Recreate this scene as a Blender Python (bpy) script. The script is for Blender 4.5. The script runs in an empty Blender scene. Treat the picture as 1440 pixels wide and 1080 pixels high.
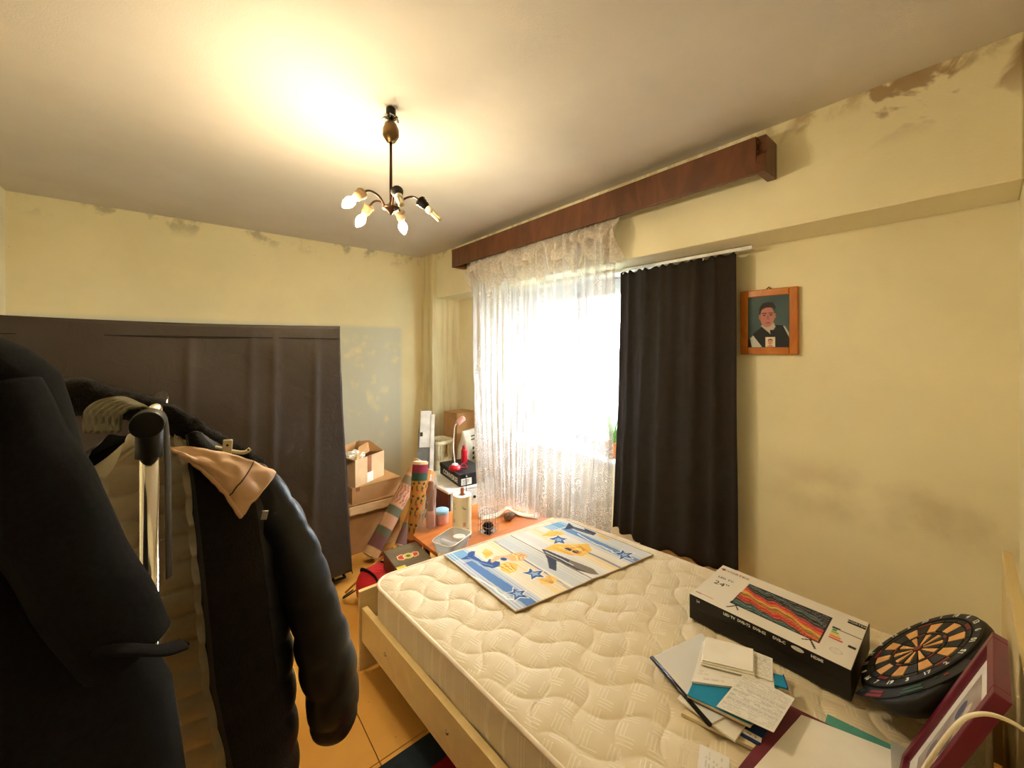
import bpy, bmesh, math, random
import numpy as np
from mathutils import Vector, Matrix, Euler, noise as mnoise
random.seed(7)
R = math.radians
PI = math.pi
scene = bpy.context.scene
C = scene.collection

# ------------------------------------------------------------------ camera
cam_d = bpy.data.cameras.new('camera')
cam = bpy.data.objects.new('camera', cam_d)
C.objects.link(cam)
cam.location = (0, 0, 1.5)
cam.rotation_euler = (R(90), 0, -math.atan(457 / 553))
cam_d.sensor_width = 36
cam_d.lens = 36 * 553 / 1440
cam_d.shift_y = -49 / 1440
cam_d.clip_start = 0.02
scene.camera = cam

# ------------------------------------------------------------------ world and exposure
world = bpy.data.worlds.new('overcast_sky')
scene.world = world
world.use_nodes = True
bg = world.node_tree.nodes['Background']
bg.inputs['Color'].default_value = (0.86, 0.94, 1.0, 1)
bg.inputs['Strength'].default_value = 17.0
scene.view_settings.view_transform = 'Standard'
scene.view_settings.look = 'None'
scene.view_settings.gamma = 1
scene.view_settings.use_curve_mapping = False
scene.view_settings.exposure = 1.52
BULB = 262.0          # emission of a lit bulb

# ------------------------------------------------------------------ materials
class G:
    """small node-graph helper around one material"""
    def __init__(s, name):
        s.m = bpy.data.materials.new(name)
        s.m.use_nodes = True
        s.t = s.m.node_tree
        s.b = s.t.nodes['Principled BSDF']
        s.out = s.t.nodes['Material Output']
    def n(s, ty, **kw):
        x = s.t.nodes.new(ty)
        for k, v in kw.items():
            setattr(x, k, v)
        return x
    def put(s, sock, v):
        if hasattr(v, 'is_output'):
            s.t.links.new(v, sock)
        else:
            if isinstance(v, (tuple, list)) and len(v) == 3 and sock.type == 'RGBA':
                v = (*v, 1)
            sock.default_value = v
    def math(s, op, a, b=0.0, clamp=False):
        x = s.n('ShaderNodeMath', operation=op, use_clamp=clamp)
        s.put(x.inputs[0], a); s.put(x.inputs[1], b)
        return x.outputs[0]
    def mapr(s, v, a, b, c=0.0, d=1.0):
        x = s.n('ShaderNodeMapRange'); x.interpolation_type = 'SMOOTHSTEP'
        s.put(x.inputs[0], v)
        for i, q in enumerate((a, b, c, d)):
            x.inputs[i + 1].default_value = q
        return x.outputs[0]
    def obj(s):
        return s.n('ShaderNodeTexCoord').outputs['Object']
    def scale(s, v, sc):
        x = s.n('ShaderNodeMapping'); s.put(x.inputs[0], v); x.inputs['Scale'].default_value = sc
        return x.outputs[0]
    def xyz(s, v=None):
        x = s.n('ShaderNodeSeparateXYZ'); s.put(x.inputs[0], v if v is not None else s.obj())
        return x.outputs
    def noise(s, sc, det=3.0, rough=0.5, vec=None, dist=0.0):
        x = s.n('ShaderNodeTexNoise')
        s.put(x.inputs['Vector'], vec if vec is not None else s.obj())
        x.inputs['Scale'].default_value = sc; x.inputs['Detail'].default_value = det
        x.inputs['Roughness'].default_value = rough; x.inputs['Distortion'].default_value = dist
        return x.outputs['Fac']
    def mix(s, f, a, b):
        x = s.n('ShaderNodeMix', data_type='RGBA')
        s.put(x.inputs[0], f); s.put(x.inputs[6], a); s.put(x.inputs[7], b)
        return x.outputs[2]
    def bump(s, h, strength=0.3, dist=0.01):
        x = s.n('ShaderNodeBump'); x.inputs['Strength'].default_value = strength
        x.inputs['Distance'].default_value = dist; s.put(x.inputs['Height'], h)
        s.t.links.new(x.outputs[0], s.b.inputs['Normal'])
    def fin(s, col, rough=0.6, metal=0.0, spec=0.5, **kw):
        s.put(s.b.inputs['Base Color'], col); s.put(s.b.inputs['Roughness'], rough)
        s.b.inputs['Metallic'].default_value = metal
        s.b.inputs['Specular IOR Level'].default_value = spec
        for k, v in kw.items():
            s.put(s.b.inputs[k], v)
        return s.m

def sr(r, g, b):
    f = lambda c: ((c / 255 + 0.055) / 1.055) ** 2.4 if c > 10 else c / 255 / 12.92
    return (f(r), f(g), f(b))

def plain(name, col, rough=0.6, metal=0.0, var=0.12, sc=12.0, bump=0.0, bsc=60.0, spec=0.4, **kw):
    g = G(name)
    d = tuple(c * (1 - var) for c in col); l = tuple(min(1, c * (1 + var)) for c in col)
    f = g.mapr(g.noise(sc, 4), 0.3, 0.7)
    if bump:
        g.bump(g.noise(bsc, 4), bump, 0.005)
    return g.fin(g.mix(f, d, l), rough, metal, spec, **kw)

def cloth(name, col, var=0.25, sc=30, bump=0.5, bsc=500, rough=0.95, sheen=0.0):
    g = G(name)
    f = g.noise(sc, 5)
    g.bump(g.noise(bsc, 3), bump, 0.003)
    m = g.fin(g.mix(f, tuple(c * (1 - var) for c in col), tuple(min(1, c * (1 + var)) for c in col)), rough, 0, 0.2)
    g.b.inputs['Sheen Weight'].default_value = sheen
    return m

def wood(name, c1, c2, scale=(2, 30, 30), rough=0.45, spec=0.4):
    g = G(name)
    v = g.scale(g.obj(), scale)
    f = g.mapr(g.noise(1.0, 5, 0.6, v, 1.2), 0.32, 0.7)
    g.bump(f, 0.06, 0.002)
    return g.fin(g.mix(f, c1, c2), rough, 0, spec)

def wall_mat(name, base, kind):
    g = G(name)
    X, Y, Z = g.xyz()
    big = g.mapr(g.noise(1.3, 5, 0.6), 0.3, 0.75)
    col = g.mix(big, tuple(c * 0.93 for c in base), tuple(min(1, c * 1.04) for c in base))
    fine = g.noise(9, 6, 0.65)
    if kind == 'window':
        # damp stains below the ceiling by the head wall, a band of grime by the bed
        m = g.math('MULTIPLY', g.mapr(Z, 2.32, 2.52), g.mapr(Y, 0.85, 0.25))
        n = g.mapr(g.noise(3.6, 4, 0.55, None, 0.6), 0.50, 0.56)
        col = g.mix(g.math('MULTIPLY', g.math('MULTIPLY', m, n), 0.75), col, sr(150, 112, 74))
        m2 = g.math('MULTIPLY', g.mapr(Z, 0.55, 0.72), g.mapr(Z, 1.0, 0.8))
        m2 = g.math('MULTIPLY', m2, g.mapr(Y, 1.0, 0.5))
        col = g.mix(g.math('MULTIPLY', g.math('MULTIPLY', m2, g.mapr(g.noise(4, 5), 0.34, 0.68)), 0.34), col, sr(160, 132, 92))
        m3 = g.math('MULTIPLY', g.mapr(Z, 2.5, 2.6), g.mapr(fine, 0.45, 0.6))
        col = g.mix(g.math('MULTIPLY', m3, 0.5), col, sr(168, 140, 92))
    if kind == 'back':
        m = g.math('MULTIPLY', g.mapr(Z, 2.42, 2.58), g.mapr(g.noise(5, 5, 0.6), 0.48, 0.62))
        col = g.mix(g.math('MULTIPLY', m, 0.5), col, sr(120, 108, 84))
        p = g.math('MULTIPLY', g.mapr(Z, 1.78, 1.72), g.mapr(X, 1.96, 1.88))
        p = g.math('MULTIPLY', p, g.mapr(g.noise(7, 5), 0.2, 0.45))
        col = g.mix(g.math('MULTIPLY', p, 0.75), col, sr(206, 206, 188))
        sp = g.mapr(g.noise(26, 2), 0.76, 0.8)
        col = g.mix(g.math('MULTIPLY', sp, 0.6), col, sr(110, 92, 60))
    if kind == 'column':
        st = g.mapr(g.noise(1.0, 4, 0.6, g.scale(g.obj(), (14, 14, 1.2))), 0.4, 0.65)
        col = g.mix(g.math('MULTIPLY', st, 0.35), col, sr(190, 160, 84))
    g.bump(g.math('ADD', g.noise(140, 3), g.math('MULTIPLY', g.noise(10, 4), 1.5)), 0.18, 0.004)
    return g.fin(col, 0.85, 0, 0.25)

MAT = {}
MAT['wall_window'] = wall_mat('wall_paint_window', sr(243, 233, 196), 'window')
MAT['wall_back'] = wall_mat('wall_paint_back', sr(241, 227, 180), 'back')
MAT['wall_column'] = wall_mat('wall_paint_column', sr(240, 230, 190), 'column')
MAT['wall_plain'] = wall_mat('wall_paint_plain', sr(243, 234, 200), 'plain')
MAT['ceiling'] = wall_mat('ceiling_paint', sr(216, 207, 194), 'plain')
MAT['reveal'] = plain('reveal_white', sr(226, 226, 222), 0.7, bump=0.1)
MAT['hall'] = plain('hall_paint', sr(236, 230, 210), 0.85)

def floor_mat(name, c1, c2):
    g = G(name)
    f = g.mapr(g.noise(2.2, 5, 0.6), 0.3, 0.7)
    col = g.mix(f, c1, c2)
    sp = g.mapr(g.noise(38, 2), 0.72, 0.76)
    col = g.mix(g.math('MULTIPLY', sp, 0.6), col, sr(110, 72, 30))
    g.bump(g.noise(120, 3), 0.08, 0.003)
    return g.fin(col, 0.5, 0, 0.35)
MAT['floor'] = floor_mat('floor_hardboard', sr(206, 150, 66), sr(220, 164, 78))
MAT['floor_gap'] = plain('floor_joint', sr(88, 60, 30), 0.9)
MAT['pine'] = wood('pale_laminate', sr(214, 186, 128), sr(224, 198, 142), (1.5, 9, 9), 0.4)
MAT['cornice'] = wood('dark_veneer', sr(88, 54, 34), sr(112, 70, 44), (26, 9, 2.2), 0.4, 0.4)
MAT['orange_wood'] = wood('orange_wood', sr(186, 104, 48), sr(208, 128, 66), (3, 18, 18), 0.35)
MAT['frame_wood'] = wood('honey_wood', sr(178, 98, 22), sr(202, 122, 36), (8, 8, 3), 0.3)
MAT['stick_wood'] = wood('stick_wood', sr(150, 84, 46), sr(176, 104, 62), (20, 20, 3), 0.5)
MAT['maroon_wood'] = wood('maroon_board', sr(70, 26, 32), sr(92, 36, 42), (3, 10, 10), 0.45)
MAT['cigar_wood'] = wood('cigar_box_wood', sr(92, 46, 30), sr(116, 62, 40), (6, 20, 20), 0.5)
MAT['cigar_top'] = plain('cigar_lid', sr(112, 98, 74), 0.55)
MAT['brass'] = plain('aged_brass', sr(110, 86, 52), 0.35, 0.9)
MAT['bronze'] = plain('dark_bronze', sr(74, 50, 34), 0.38, 0.85)
MAT['dark_metal'] = plain('dark_metal', sr(38, 34, 30), 0.4, 0.7)
MAT['steel'] = plain('steel', sr(190, 190, 186), 0.25, 1.0, 0.05)
MAT['chrome'] = plain('chrome', sr(235, 232, 222), 0.12, 1.0, 0.03)
MAT['black_plastic'] = plain('black_plastic', sr(20, 20, 20), 0.45, spec=0.4)
MAT['dart_black'] = plain('dart_black', sr(26, 24, 20), 0.5, spec=0.3)
MAT['dart_tan'] = plain('dart_tan', sr(214, 156, 86), 0.6)
MAT['dart_dark'] = plain('dart_segment_black', sr(22, 20, 18), 0.55)
MAT['dart_red'] = plain('dart_red', sr(110, 30, 28), 0.5)
MAT['panel_green'] = plain('panel_green', sr(36, 74, 58), 0.4)
MAT['panel_red'] = plain('panel_red', sr(128, 40, 38), 0.4)
MAT['panel_teal'] = plain('panel_teal', sr(24, 58, 64), 0.4)
MAT['white_plastic'] = plain('white_plastic', sr(232, 230, 224), 0.4)
MAT['cream_plastic'] = plain('cream_plastic', sr(228, 214, 176), 0.45)
MAT['pvc'] = plain('window_pvc', sr(234, 236, 236), 0.35)
MAT['paper'] = plain('paper_white', sr(238, 232, 220), 0.8, var=0.03)
MAT['paper_cream'] = plain('paper_cream', sr(226, 208, 172), 0.85, var=0.06)
MAT['ink'] = plain('white_ink', sr(225, 222, 214), 0.7)
MAT['dark_ink'] = plain('dark_ink', sr(40, 38, 36), 0.7)
MAT['red_ink'] = plain('red_ink', sr(150, 42, 52), 0.7)
MAT['burgundy'] = plain('burgundy_lacquer', sr(104, 26, 44), 0.35)
MAT['burgundy_card'] = plain('burgundy_card', sr(112, 44, 58), 0.6)
MAT['teal_card'] = plain('teal_card', sr(86, 160, 146), 0.6)
MAT['cyan_card'] = plain('cyan_card', sr(12, 132, 176), 0.5)
MAT['navy_card'] = plain('navy_card', sr(28, 58, 104), 0.5)
MAT['orange_card'] = plain('orange_card', sr(196, 92, 60), 0.6)
MAT['blue_plastic'] = plain('blue_plastic', sr(26, 48, 140), 0.3)
MAT['spine'] = plain('spine_black', sr(18, 18, 28), 0.25)
MAT['cable'] = plain('white_cable', sr(236, 224, 196), 0.5)
MAT['black_cable'] = plain('black_cable', sr(18, 18, 18), 0.5)
MAT['red_plastic'] = plain('red_plastic', sr(190, 20, 40), 0.3)
MAT['pink_plastic'] = plain('pink_plastic', sr(214, 160, 150), 0.3)
MAT['shoebox'] = plain('shoebox_black', sr(26, 27, 30), 0.55)
MAT['tv_black'] = plain('tv_carton_black', sr(24, 22, 20), 0.42, bump=0.05, bsc=20)
MAT['cardboard'] = plain('cardboard', sr(186, 142, 92), 0.85, var=0.1, sc=9, bump=0.1, bsc=25)
MAT['cardboard_pale'] = plain('cardboard_pale', sr(214, 178, 134), 0.85, var=0.08, sc=9, bump=0.1, bsc=25)
MAT['mat_edge'] = plain('mat_edge', sr(172, 142, 98), 0.85)
MAT['tape'] = plain('brown_tape', sr(150, 96, 62), 0.3)
MAT['wool'] = cloth('black_wool', sr(22, 20, 20), 0.6, 160, 0.5, 1300, 1.0, 0.0)
MAT['fur'] = cloth('black_fur', sr(26, 21, 18), 0.5, 120, 0.8, 300, 1.0, 0.05)
MAT['puffer'] = plain('puffer_nylon', sr(22, 24, 30), 0.42, var=0.2, sc=20, bump=0.25, bsc=40, spec=0.4)
MAT['puffer_lining'] = plain('puffer_lining', sr(246, 232, 202), 0.7, var=0.08, sc=20, bump=0.2, bsc=50)
MAT['beige_cloth'] = plain('beige_nylon', sr(214, 172, 128), 0.5, var=0.08, sc=14, bump=0.3, bsc=24)
MAT['grey_cloth'] = cloth('grey_cloth', sr(140, 134, 112), 0.2, 30, 0.5, 300)
MAT['strap'] = plain('strap_webbing', sr(72, 62, 44), 0.8)
MAT['dark_curtain'] = cloth('dark_curtain', sr(47, 40, 34), 0.2, 20, 0.5, 700, 0.85, 0.0)
MAT['red_fabric'] = plain('red_fabric', sr(196, 30, 40), 0.6, bump=0.3, bsc=40)
MAT['black_fabric'] = cloth('black_fabric', sr(30, 28, 26), 0.3, 30, 0.5, 400)
MAT['grey_panel'] = plain('grey_panel', sr(128, 130, 130), 0.55)
MAT['litter_bag'] = plain('paper_sack', sr(222, 212, 192), 0.6, var=0.1, sc=14, bump=0.3, bsc=12)
MAT['tan_bag'] = plain('tan_sack', sr(178, 132, 92), 0.6, var=0.25, sc=20, bump=0.4, bsc=14)
MAT['stone'] = plain('brown_stone', sr(112, 88, 64), 0.8, var=0.4, sc=60, bump=0.6, bsc=80)
MAT['leaf'] = plain('leaf_green', sr(92, 150, 60), 0.5, var=0.3, sc=6)
MAT['shrub'] = plain('shrub_green', sr(110, 160, 96), 0.6, var=0.3, sc=3)
MAT['terracotta'] = plain('terracotta', sr(196, 122, 60), 0.7)
MAT['soil'] = plain('soil', sr(60, 44, 30), 0.95)
MAT['garden_wall'] = plain('garden_wall_paint', sr(112, 122, 126), 0.8)
MAT['ground'] = plain('ground', sr(96, 104, 88), 0.9)
MAT['quilt_piping'] = plain('piping', sr(232, 214, 190), 0.7)

def glassy(name, col, alpha, rough=0.08, fk=0.7):
    g = G(name)
    tr = g.n('ShaderNodeBsdfTransparent')
    mx = g.n('ShaderNodeMixShader')
    g.fin(col, rough, 0, 0.6)
    fr = g.n('ShaderNodeFresnel'); fr.inputs[0].default_value = 1.4
    f = g.math('ADD', g.math('MULTIPLY', fr.outputs[0], fk), alpha, True)
    g.t.links.new(f, mx.inputs[0]); g.t.links.new(tr.outputs[0], mx.inputs[1])
    g.t.links.new(g.b.outputs[0], mx.inputs[2]); g.t.links.new(mx.outputs[0], g.out.inputs[0])
    return g.m
MAT['pane'] = glassy('window_pane', (0.9, 0.95, 0.95), 0.03, 0.02)
MAT['clear_plastic'] = glassy('clear_plastic', (0.98, 0.98, 0.96), 0.34, 0.25)
MAT['clear_sleeve'] = glassy('clear_sleeve', (0.88, 0.88, 0.88), 0.14, 0.08)
MAT['picture_glass'] = glassy('picture_glass', (0.5, 0.5, 0.5), 0.01, 0.05, 0.12)

def lace_mat(name, base_a, pat_a, sc, tint):
    g = G(name)
    X, Y, Z = g.xyz()
    vo = g.n('ShaderNodeTexVoronoi', feature='DISTANCE_TO_EDGE'); g.put(vo.inputs['Vector'], g.obj())
    vo.inputs['Scale'].default_value = sc
    fl = g.n('ShaderNodeTexVoronoi', feature='F1'); g.put(fl.inputs['Vector'], g.obj()); fl.inputs['Scale'].default_value = sc * 0.16
    ring = g.math('ABSOLUTE', g.math('SUBTRACT', g.math('FRACT', g.math('MULTIPLY', fl.outputs['Distance'], 5.0)), 0.5))
    low = g.mapr(Z, 1.05, 0.75)                       # richer flower border in the lower part
    stripe = g.mapr(g.math('SINE', g.math('MULTIPLY', Y, 46.0)), 0.1, 0.7)
    zone = g.math('MAXIMUM', low, stripe)
    a1 = g.math('MULTIPLY', g.mapr(vo.outputs['Distance'], 0.09, 0.03), 0.6)
    a2 = g.math('MULTIPLY', g.mapr(ring, 0.26, 0.42), g.mapr(g.noise(9, 3), 0.40, 0.55))
    a = g.math('ADD', g.math('MULTIPLY', g.math('MULTIPLY', g.math('MAXIMUM', a1, a2), zone), pat_a), base_a, True)
    return thin_cloth(g, a, tint)

def thin_cloth(g, a, tint):
    di = g.n('ShaderNodeBsdfDiffuse'); di.inputs[0].default_value = (*tint, 1)
    tl = g.n('ShaderNodeBsdfTranslucent'); tl.inputs[0].default_value = (*tint, 1)
    ms = g.n('ShaderNodeMixShader'); ms.inputs[0].default_value = 0.22
    g.t.links.new(di.outputs[0], ms.inputs[1]); g.t.links.new(tl.outputs[0], ms.inputs[2])
    tr = g.n('ShaderNodeBsdfTransparent'); mx = g.n('ShaderNodeMixShader')
    g.put(mx.inputs[0], a); g.t.links.new(tr.outputs[0], mx.inputs[1]); g.t.links.new(ms.outputs[0], mx.inputs[2])
    g.t.links.new(mx.outputs[0], g.out.inputs[0])
    return g.m

def frill_mat():
    g = G('lace_frill')
    a = g.math('ADD', g.math('MULTIPLY', g.mapr(g.noise(60, 3), 0.40, 0.65), 0.14), 0.50, True)
    return thin_cloth(g, a, (0.80, 0.72, 0.62))
MAT['lace'] = lace_mat('lace_net', 0.42, 0.5, 120, (0.80, 0.78, 0.78))
MAT['frill'] = frill_mat()

def mattress_mat():
    g = G('quilted_damask')
    o = g.obj(); X, Y, Z = g.xyz(o)
    # woven groups of short parallel strokes
    def strokes(ax, cell, seed):
        q = g.math('FRACT', g.math('ADD', g.math('MULTIPLY', ax[0], 1 / cell), seed))
        r = g.math('FRACT', g.math('ADD', g.math('MULTIPLY', ax[1], 1 / cell), seed * 1.7))
        w = g.math('SINE', g.math('MULTIPLY', q, 2 * PI * 7))
        m = g.math('MULTIPLY', g.math('MULTIPLY', g.mapr(q, 0.12, 0.16), g.mapr(q, 0.52, 0.48)),
                   g.math('MULTIPLY', g.mapr(r, 0.3, 0.34), g.mapr(r, 0.9, 0.86)))
        return g.math('MULTIPLY', g.mapr(w, 0.1, 0.7), m)
    u = g.math('ADD', X, g.math('MULTIPLY', Y, 0.35)); v = g.math('SUBTRACT', Y, g.math('MULTIPLY', X, 0.35))
    s = g.math('MAXIMUM', strokes((u, v), 0.085, 0.0), strokes((v, u), 0.085, 0.5))
    n = g.noise(70, 4)
    g.bump(g.math('ADD', s, g.math('MULTIPLY', n, 0.5)), 0.35, 0.003)
    col = g.mix(s, sr(222, 206, 174), sr(234, 221, 194))
    col = g.mix(g.math('MULTIPLY', g.mapr(g.noise(3, 4), 0.45, 0.75), 0.18), col, sr(206, 176, 128))
    return g.fin(col, 0.75, 0, 0.3, **{'Sheen Weight': 0.1})
MAT['mattress'] = mattress_mat()

def wardrobe_mat():
    g = G('wardrobe_nonwoven')
    f = g.noise(3, 4)
    g.bump(g.math('ADD', g.noise(9, 5, 0.6, None, 0.8), g.math('MULTIPLY', g.noise(420, 2), 0.15)), 0.5, 0.012)
    return g.fin(g.mix(f, sr(46, 38, 30), sr(60, 50, 40)), 0.6, 0, 0.35)
MAT['wardrobe'] = wardrobe_mat()

def print_mat(name, rough=0.7, spec=0.3, bump=0.0):
    g = G(name)
    a = g.n('ShaderNodeAttribute', attribute_name='Col')
    if bump:
        g.bump(g.noise(400, 2), bump, 0.002)
    return g.fin(a.outputs['Color'], rough, 0, spec)
MAT['print'] = print_mat('printed_paper')
MAT['print_gloss'] = print_mat('printed_gloss', 0.25, 0.5)
MAT['woven_print'] = print_mat('woven_print', 0.9, 0.15, 0.3)

def emit(name, col, st):
    g = G(name)
    g.fin(col, 0.4)
    g.b.inputs['Emission Color'].default_value = (*col, 1)
    g.b.inputs['Emission Strength'].default_value = st
    return g.m
MAT['bulb_lit'] = emit('bulb_lit', (1.0, 0.83, 0.54), BULB)
MAT['bulb_off'] = plain('bulb_frosted', sr(230, 214, 176), 0.3)
MAT['bulb_base'] = plain('bulb_base_white', sr(236, 228, 206), 0.4)
MAT['socket'] = plain('socket_bakelite', sr(128, 100, 66), 0.5)

# ------------------------------------------------------------------ mesh helpers
class MB:
    def __init__(s):
        s.v = []; s.f = []
    def add(s, vs, fs):
        k = len(s.v); s.v += [tuple(q) for q in vs]; s.f += [tuple(i + k for i in f) for f in fs]
        return s
    def box(s, c, size, rot=None):
        hx, hy, hz = (q / 2 for q in size)
        vs = [Vector((x, y, z)) for x in (-hx, hx) for y in (-hy, hy) for z in (-hz, hz)]
        if rot is not None:
            m = Euler(rot).to_matrix(); vs = [m @ q for q in vs]
        vs = [q + Vector(c) for q in vs]
        return s.add(vs, [(0, 1, 3, 2), (4, 6, 7, 5), (0, 4, 5, 1), (2, 3, 7, 6), (0, 2, 6, 4), (1, 5, 7, 3)])
    def bb(s, a, b):
        return s.box([(p + q) / 2 for p, q in zip(a, b)], [abs(q - p) for p, q in zip(a, b)])
    def tube(s, path, r, n=10, caps=True, flat=1.0):
        path = [Vector(p) for p in path]
        rs = r if isinstance(r, (list, tuple)) else [r] * len(path)
        rings = []; up = None
        for i, p in enumerate(path):
            t = (path[min(i + 1, len(path) - 1)] - path[max(i - 1, 0)]).normalized()
            if up is None:
                up = Vector((0, 0, 1)) if abs(t.z) < 0.9 else Vector((1, 0, 0))
            a = t.cross(up).normalized(); b = a.cross(t).normalized(); up = b
            rings.append([p + (a * math.cos(2 * PI * k / n) + b * flat * math.sin(2 * PI * k / n)) * rs[i] for k in range(n)])
        return s.loft(rings, caps)
    def loft(s, rings, caps=True, closed=True):
        n = len(rings[0]); vs = [q for ring in rings for q in ring]; fs = []
        for i in range(len(rings) - 1):
            for k in range(n if closed else n - 1):
                a = i * n + k; b = i * n + (k + 1) % n
                fs.append((a, b, b + n, a + n))
        if caps and closed:
            fs.append(tuple(reversed(range(n)))); fs.append(tuple(range((len(rings) - 1) * n, len(rings) * n)))
        return s.add(vs, fs)
    def lathe(s, prof, n=20, c=(0, 0, 0), m=None, caps=True):
        rings = []
        for r, z in prof:
            ring = [Vector((r * math.cos(2 * PI * k / n), r * math.sin(2 * PI * k / n), z)) for k in range(n)]
            if m is not None:
                ring = [m @ q for q in ring]
            rings.append([q + Vector(c) for q in ring])
        return s.loft(rings, caps)
    def grid(s, fn, nu, nv):
        vs = [fn(i / nu, j / nv) for j in range(nv + 1) for i in range(nu + 1)]
        fs = [(j * (nu + 1) + i, j * (nu + 1) + i + 1, (j + 1) * (nu + 1) + i + 1, (j + 1) * (nu + 1) + i)
              for j in range(nv) for i in range(nu)]
        return s.add(vs, fs)
    def prism(s, poly, z0, z1, m=None):
        n = len(poly)
        vs = [Vector((x, y, z0)) for x, y in poly] + [Vector((x, y, z1)) for x, y in poly]
        if m is not None:
            vs = [m @ q for q in vs]
        return s.add(vs, [tuple(reversed(range(n))), tuple(range(n, 2 * n))] + [(i, (i + 1) % n, n + (i + 1) % n, n + i) for i in range(n)])
    def sphere(s, c, r, nu=16, nv=10, sc=(1, 1, 1)):
        prof = [(max(1e-4, r * math.sin(PI * j / nv)), -r * math.cos(PI * j / nv)) for j in range(nv + 1)]
        m = Matrix.Diagonal(sc)
        return s.lathe(prof, nu, c, m)
    def build(s, name, mat, parent=None, smooth=False, bevel=0.0, solid=0.0, world=False, loc=None, rot=None, kind=None, seg=2):
        me = bpy.data.meshes.new(name)
        me.from_pydata(s.v, [], s.f)
        bm = bmesh.new(); bm.from_mesh(me)
        bmesh.ops.recalc_face_normals(bm, faces=bm.faces)
        bm.to_mesh(me); bm.free()
        me.update()
        if smooth:
            me.shade_smooth()
        me.materials.append(MAT[mat] if isinstance(mat, str) else mat)
        return link(name, me, parent, bevel, solid, world, loc, rot, kind, seg)

def tmat(t):
    return Matrix.LocRotScale(t.location, t.rotation_euler, None)

def link(name, me, parent=None, bevel=0.0, solid=0.0, world=False, loc=None, rot=None, kind=None, seg=2):
    o = bpy.data.objects.new(name, me)
    C.objects.link(o)
    if loc is not None: o.location = loc
    if rot is not None: o.rotation_euler = rot
    if solid:
        md = o.modifiers.new('thickness', 'SOLIDIFY'); md.thickness = solid; md.offset = 0
    if bevel:
        md = o.modifiers.new('bevel', 'BEVEL'); md.width = bevel; md.segments = seg; md.limit_method = 'ANGLE'
    if parent is not None:
        o.parent = parent
        if world:
            m = tmat(parent)
            if parent.parent is not None:
                m = tmat(parent.parent) @ parent.matrix_parent_inverse @ m
            o.matrix_parent_inverse = m.inverted()
    if kind: o['kind'] = kind
    return o

def thing(name, label, cat, loc=(0, 0, 0), rz=0.0, group=None, rot=None):
    o = bpy.data.objects.new(name, None)
    C.objects.link(o)
    o.empty_display_size = 0.05
    o.location = loc
    o.rotation_euler = rot if rot is not None else (0, 0, rz)
    return tag(o, label, cat, group)

def tag(o, label, cat, group=None):
    o['label'] = label; o['category'] = cat
    if group: o['group'] = group
    return o

def struct(o):
    o['kind'] = 'structure'
    return o

def lettering(name, txt, size, mat, parent, loc, rot=(0, 0, 0), ext=0.0002, sx=1.0, bold=0.0):
    cu = bpy.data.curves.new('t', 'FONT'); cu.body = txt; cu.size = size
    cu.align_x = 'CENTER'; cu.align_y = 'CENTER'; cu.extrude = ext; cu.offset = bold; cu.resolution_u = 2
    tmp = bpy.data.objects.new('t', cu)
    C.objects.link(tmp)
    dg = bpy.context.evaluated_depsgraph_get()
    me = bpy.data.meshes.new_from_object(tmp.evaluated_get(dg))
    bpy.data.objects.remove(tmp)
    bpy.data.curves.remove(cu)
    if sx != 1.0:
        me.transform(Matrix.Diagonal((sx, 1, 1, 1)))
    me.name = name
    me.materials.clear(); me.materials.append(MAT[mat])
    return link(name, me, parent, loc=loc, rot=rot)

class Canvas:
    """flat print, sampled onto the vertices of a fine sheet"""
    def __init__(s, nu, nv, bg):
        s.nu, s.nv = nu, nv
        v, u = np.mgrid[0:nv + 1, 0:nu + 1]
        s.u = u / nu; s.v = v / nv
        s.c = np.empty((nv + 1, nu + 1, 3)); s.c[:] = bg
    def paint(s, m, col, a=1.0):
        m = np.clip(m.astype(float), 0, 1)[..., None] * a
        s.c = s.c * (1 - m) + np.array(col) * m
    def poly(s, pts, col, a=1.0):
        ins = np.zeros(s.u.shape, bool)
        n = len(pts)
        for i in range(n):
            x1, y1 = pts[i]; x2, y2 = pts[(i + 1) % n]
            if y1 == y2: continue
            cr = ((s.v < y1) != (s.v < y2)) & (s.u < (x2 - x1) * (s.v - y1) / (y2 - y1) + x1)
            ins ^= cr
        s.paint(ins, col, a)
    def ell(s, c, r, col, a=1.0):
        s.paint(((s.u - c[0]) / r[0]) ** 2 + ((s.v - c[1]) / r[1]) ** 2 < 1, col, a)
    def line(s, pts, w, col, asp=1.0, a=1.0):
        for (x1, y1), (x2, y2) in zip(pts[:-1], pts[1:]):
            dx, dy = x2 - x1, (y2 - y1) * asp
            L = dx * dx + dy * dy + 1e-9
            t = np.clip(((s.u - x1) * dx + (s.v - y1) * asp * dy) / L, 0, 1)
            s.paint(np.hypot(s.u - x1 - t * dx, (s.v - y1) * asp - t * dy) < w, col, a)
    def rect(s, u0, u1, v0, v1, col, a=1.0):
        s.paint((s.u >= u0) & (s.u <= u1) & (s.v >= v0) & (s.v <= v1), col, a)
    def build(s, name, fn, mat, parent=None, solid=0.0, smooth=False):
        nu, nv = s.nu, s.nv
        vs = [fn(i / nu, j / nv) for j in range(nv + 1) for i in range(nu + 1)]
        fs = [(j * (nu + 1) + i, j * (nu + 1) + i + 1, (j + 1) * (nu + 1) + i + 1, (j + 1) * (nu + 1) + i)
              for j in range(nv) for i in range(nu)]
        me = bpy.data.meshes.new(name); me.from_pydata([tuple(q) for q in vs], [], fs); me.update()
        at = me.color_attributes.new('Col', 'FLOAT_COLOR', 'POINT')
        col = np.ones(((nu + 1) * (nv + 1), 4), np.float32); col[:, :3] = s.c.reshape(-1, 3)
        at.data.foreach_set('color', col.ravel())
        if smooth: me.shade_smooth()
        me.materials.append(MAT[mat])
        return link(name, me, parent, solid=solid)

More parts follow.
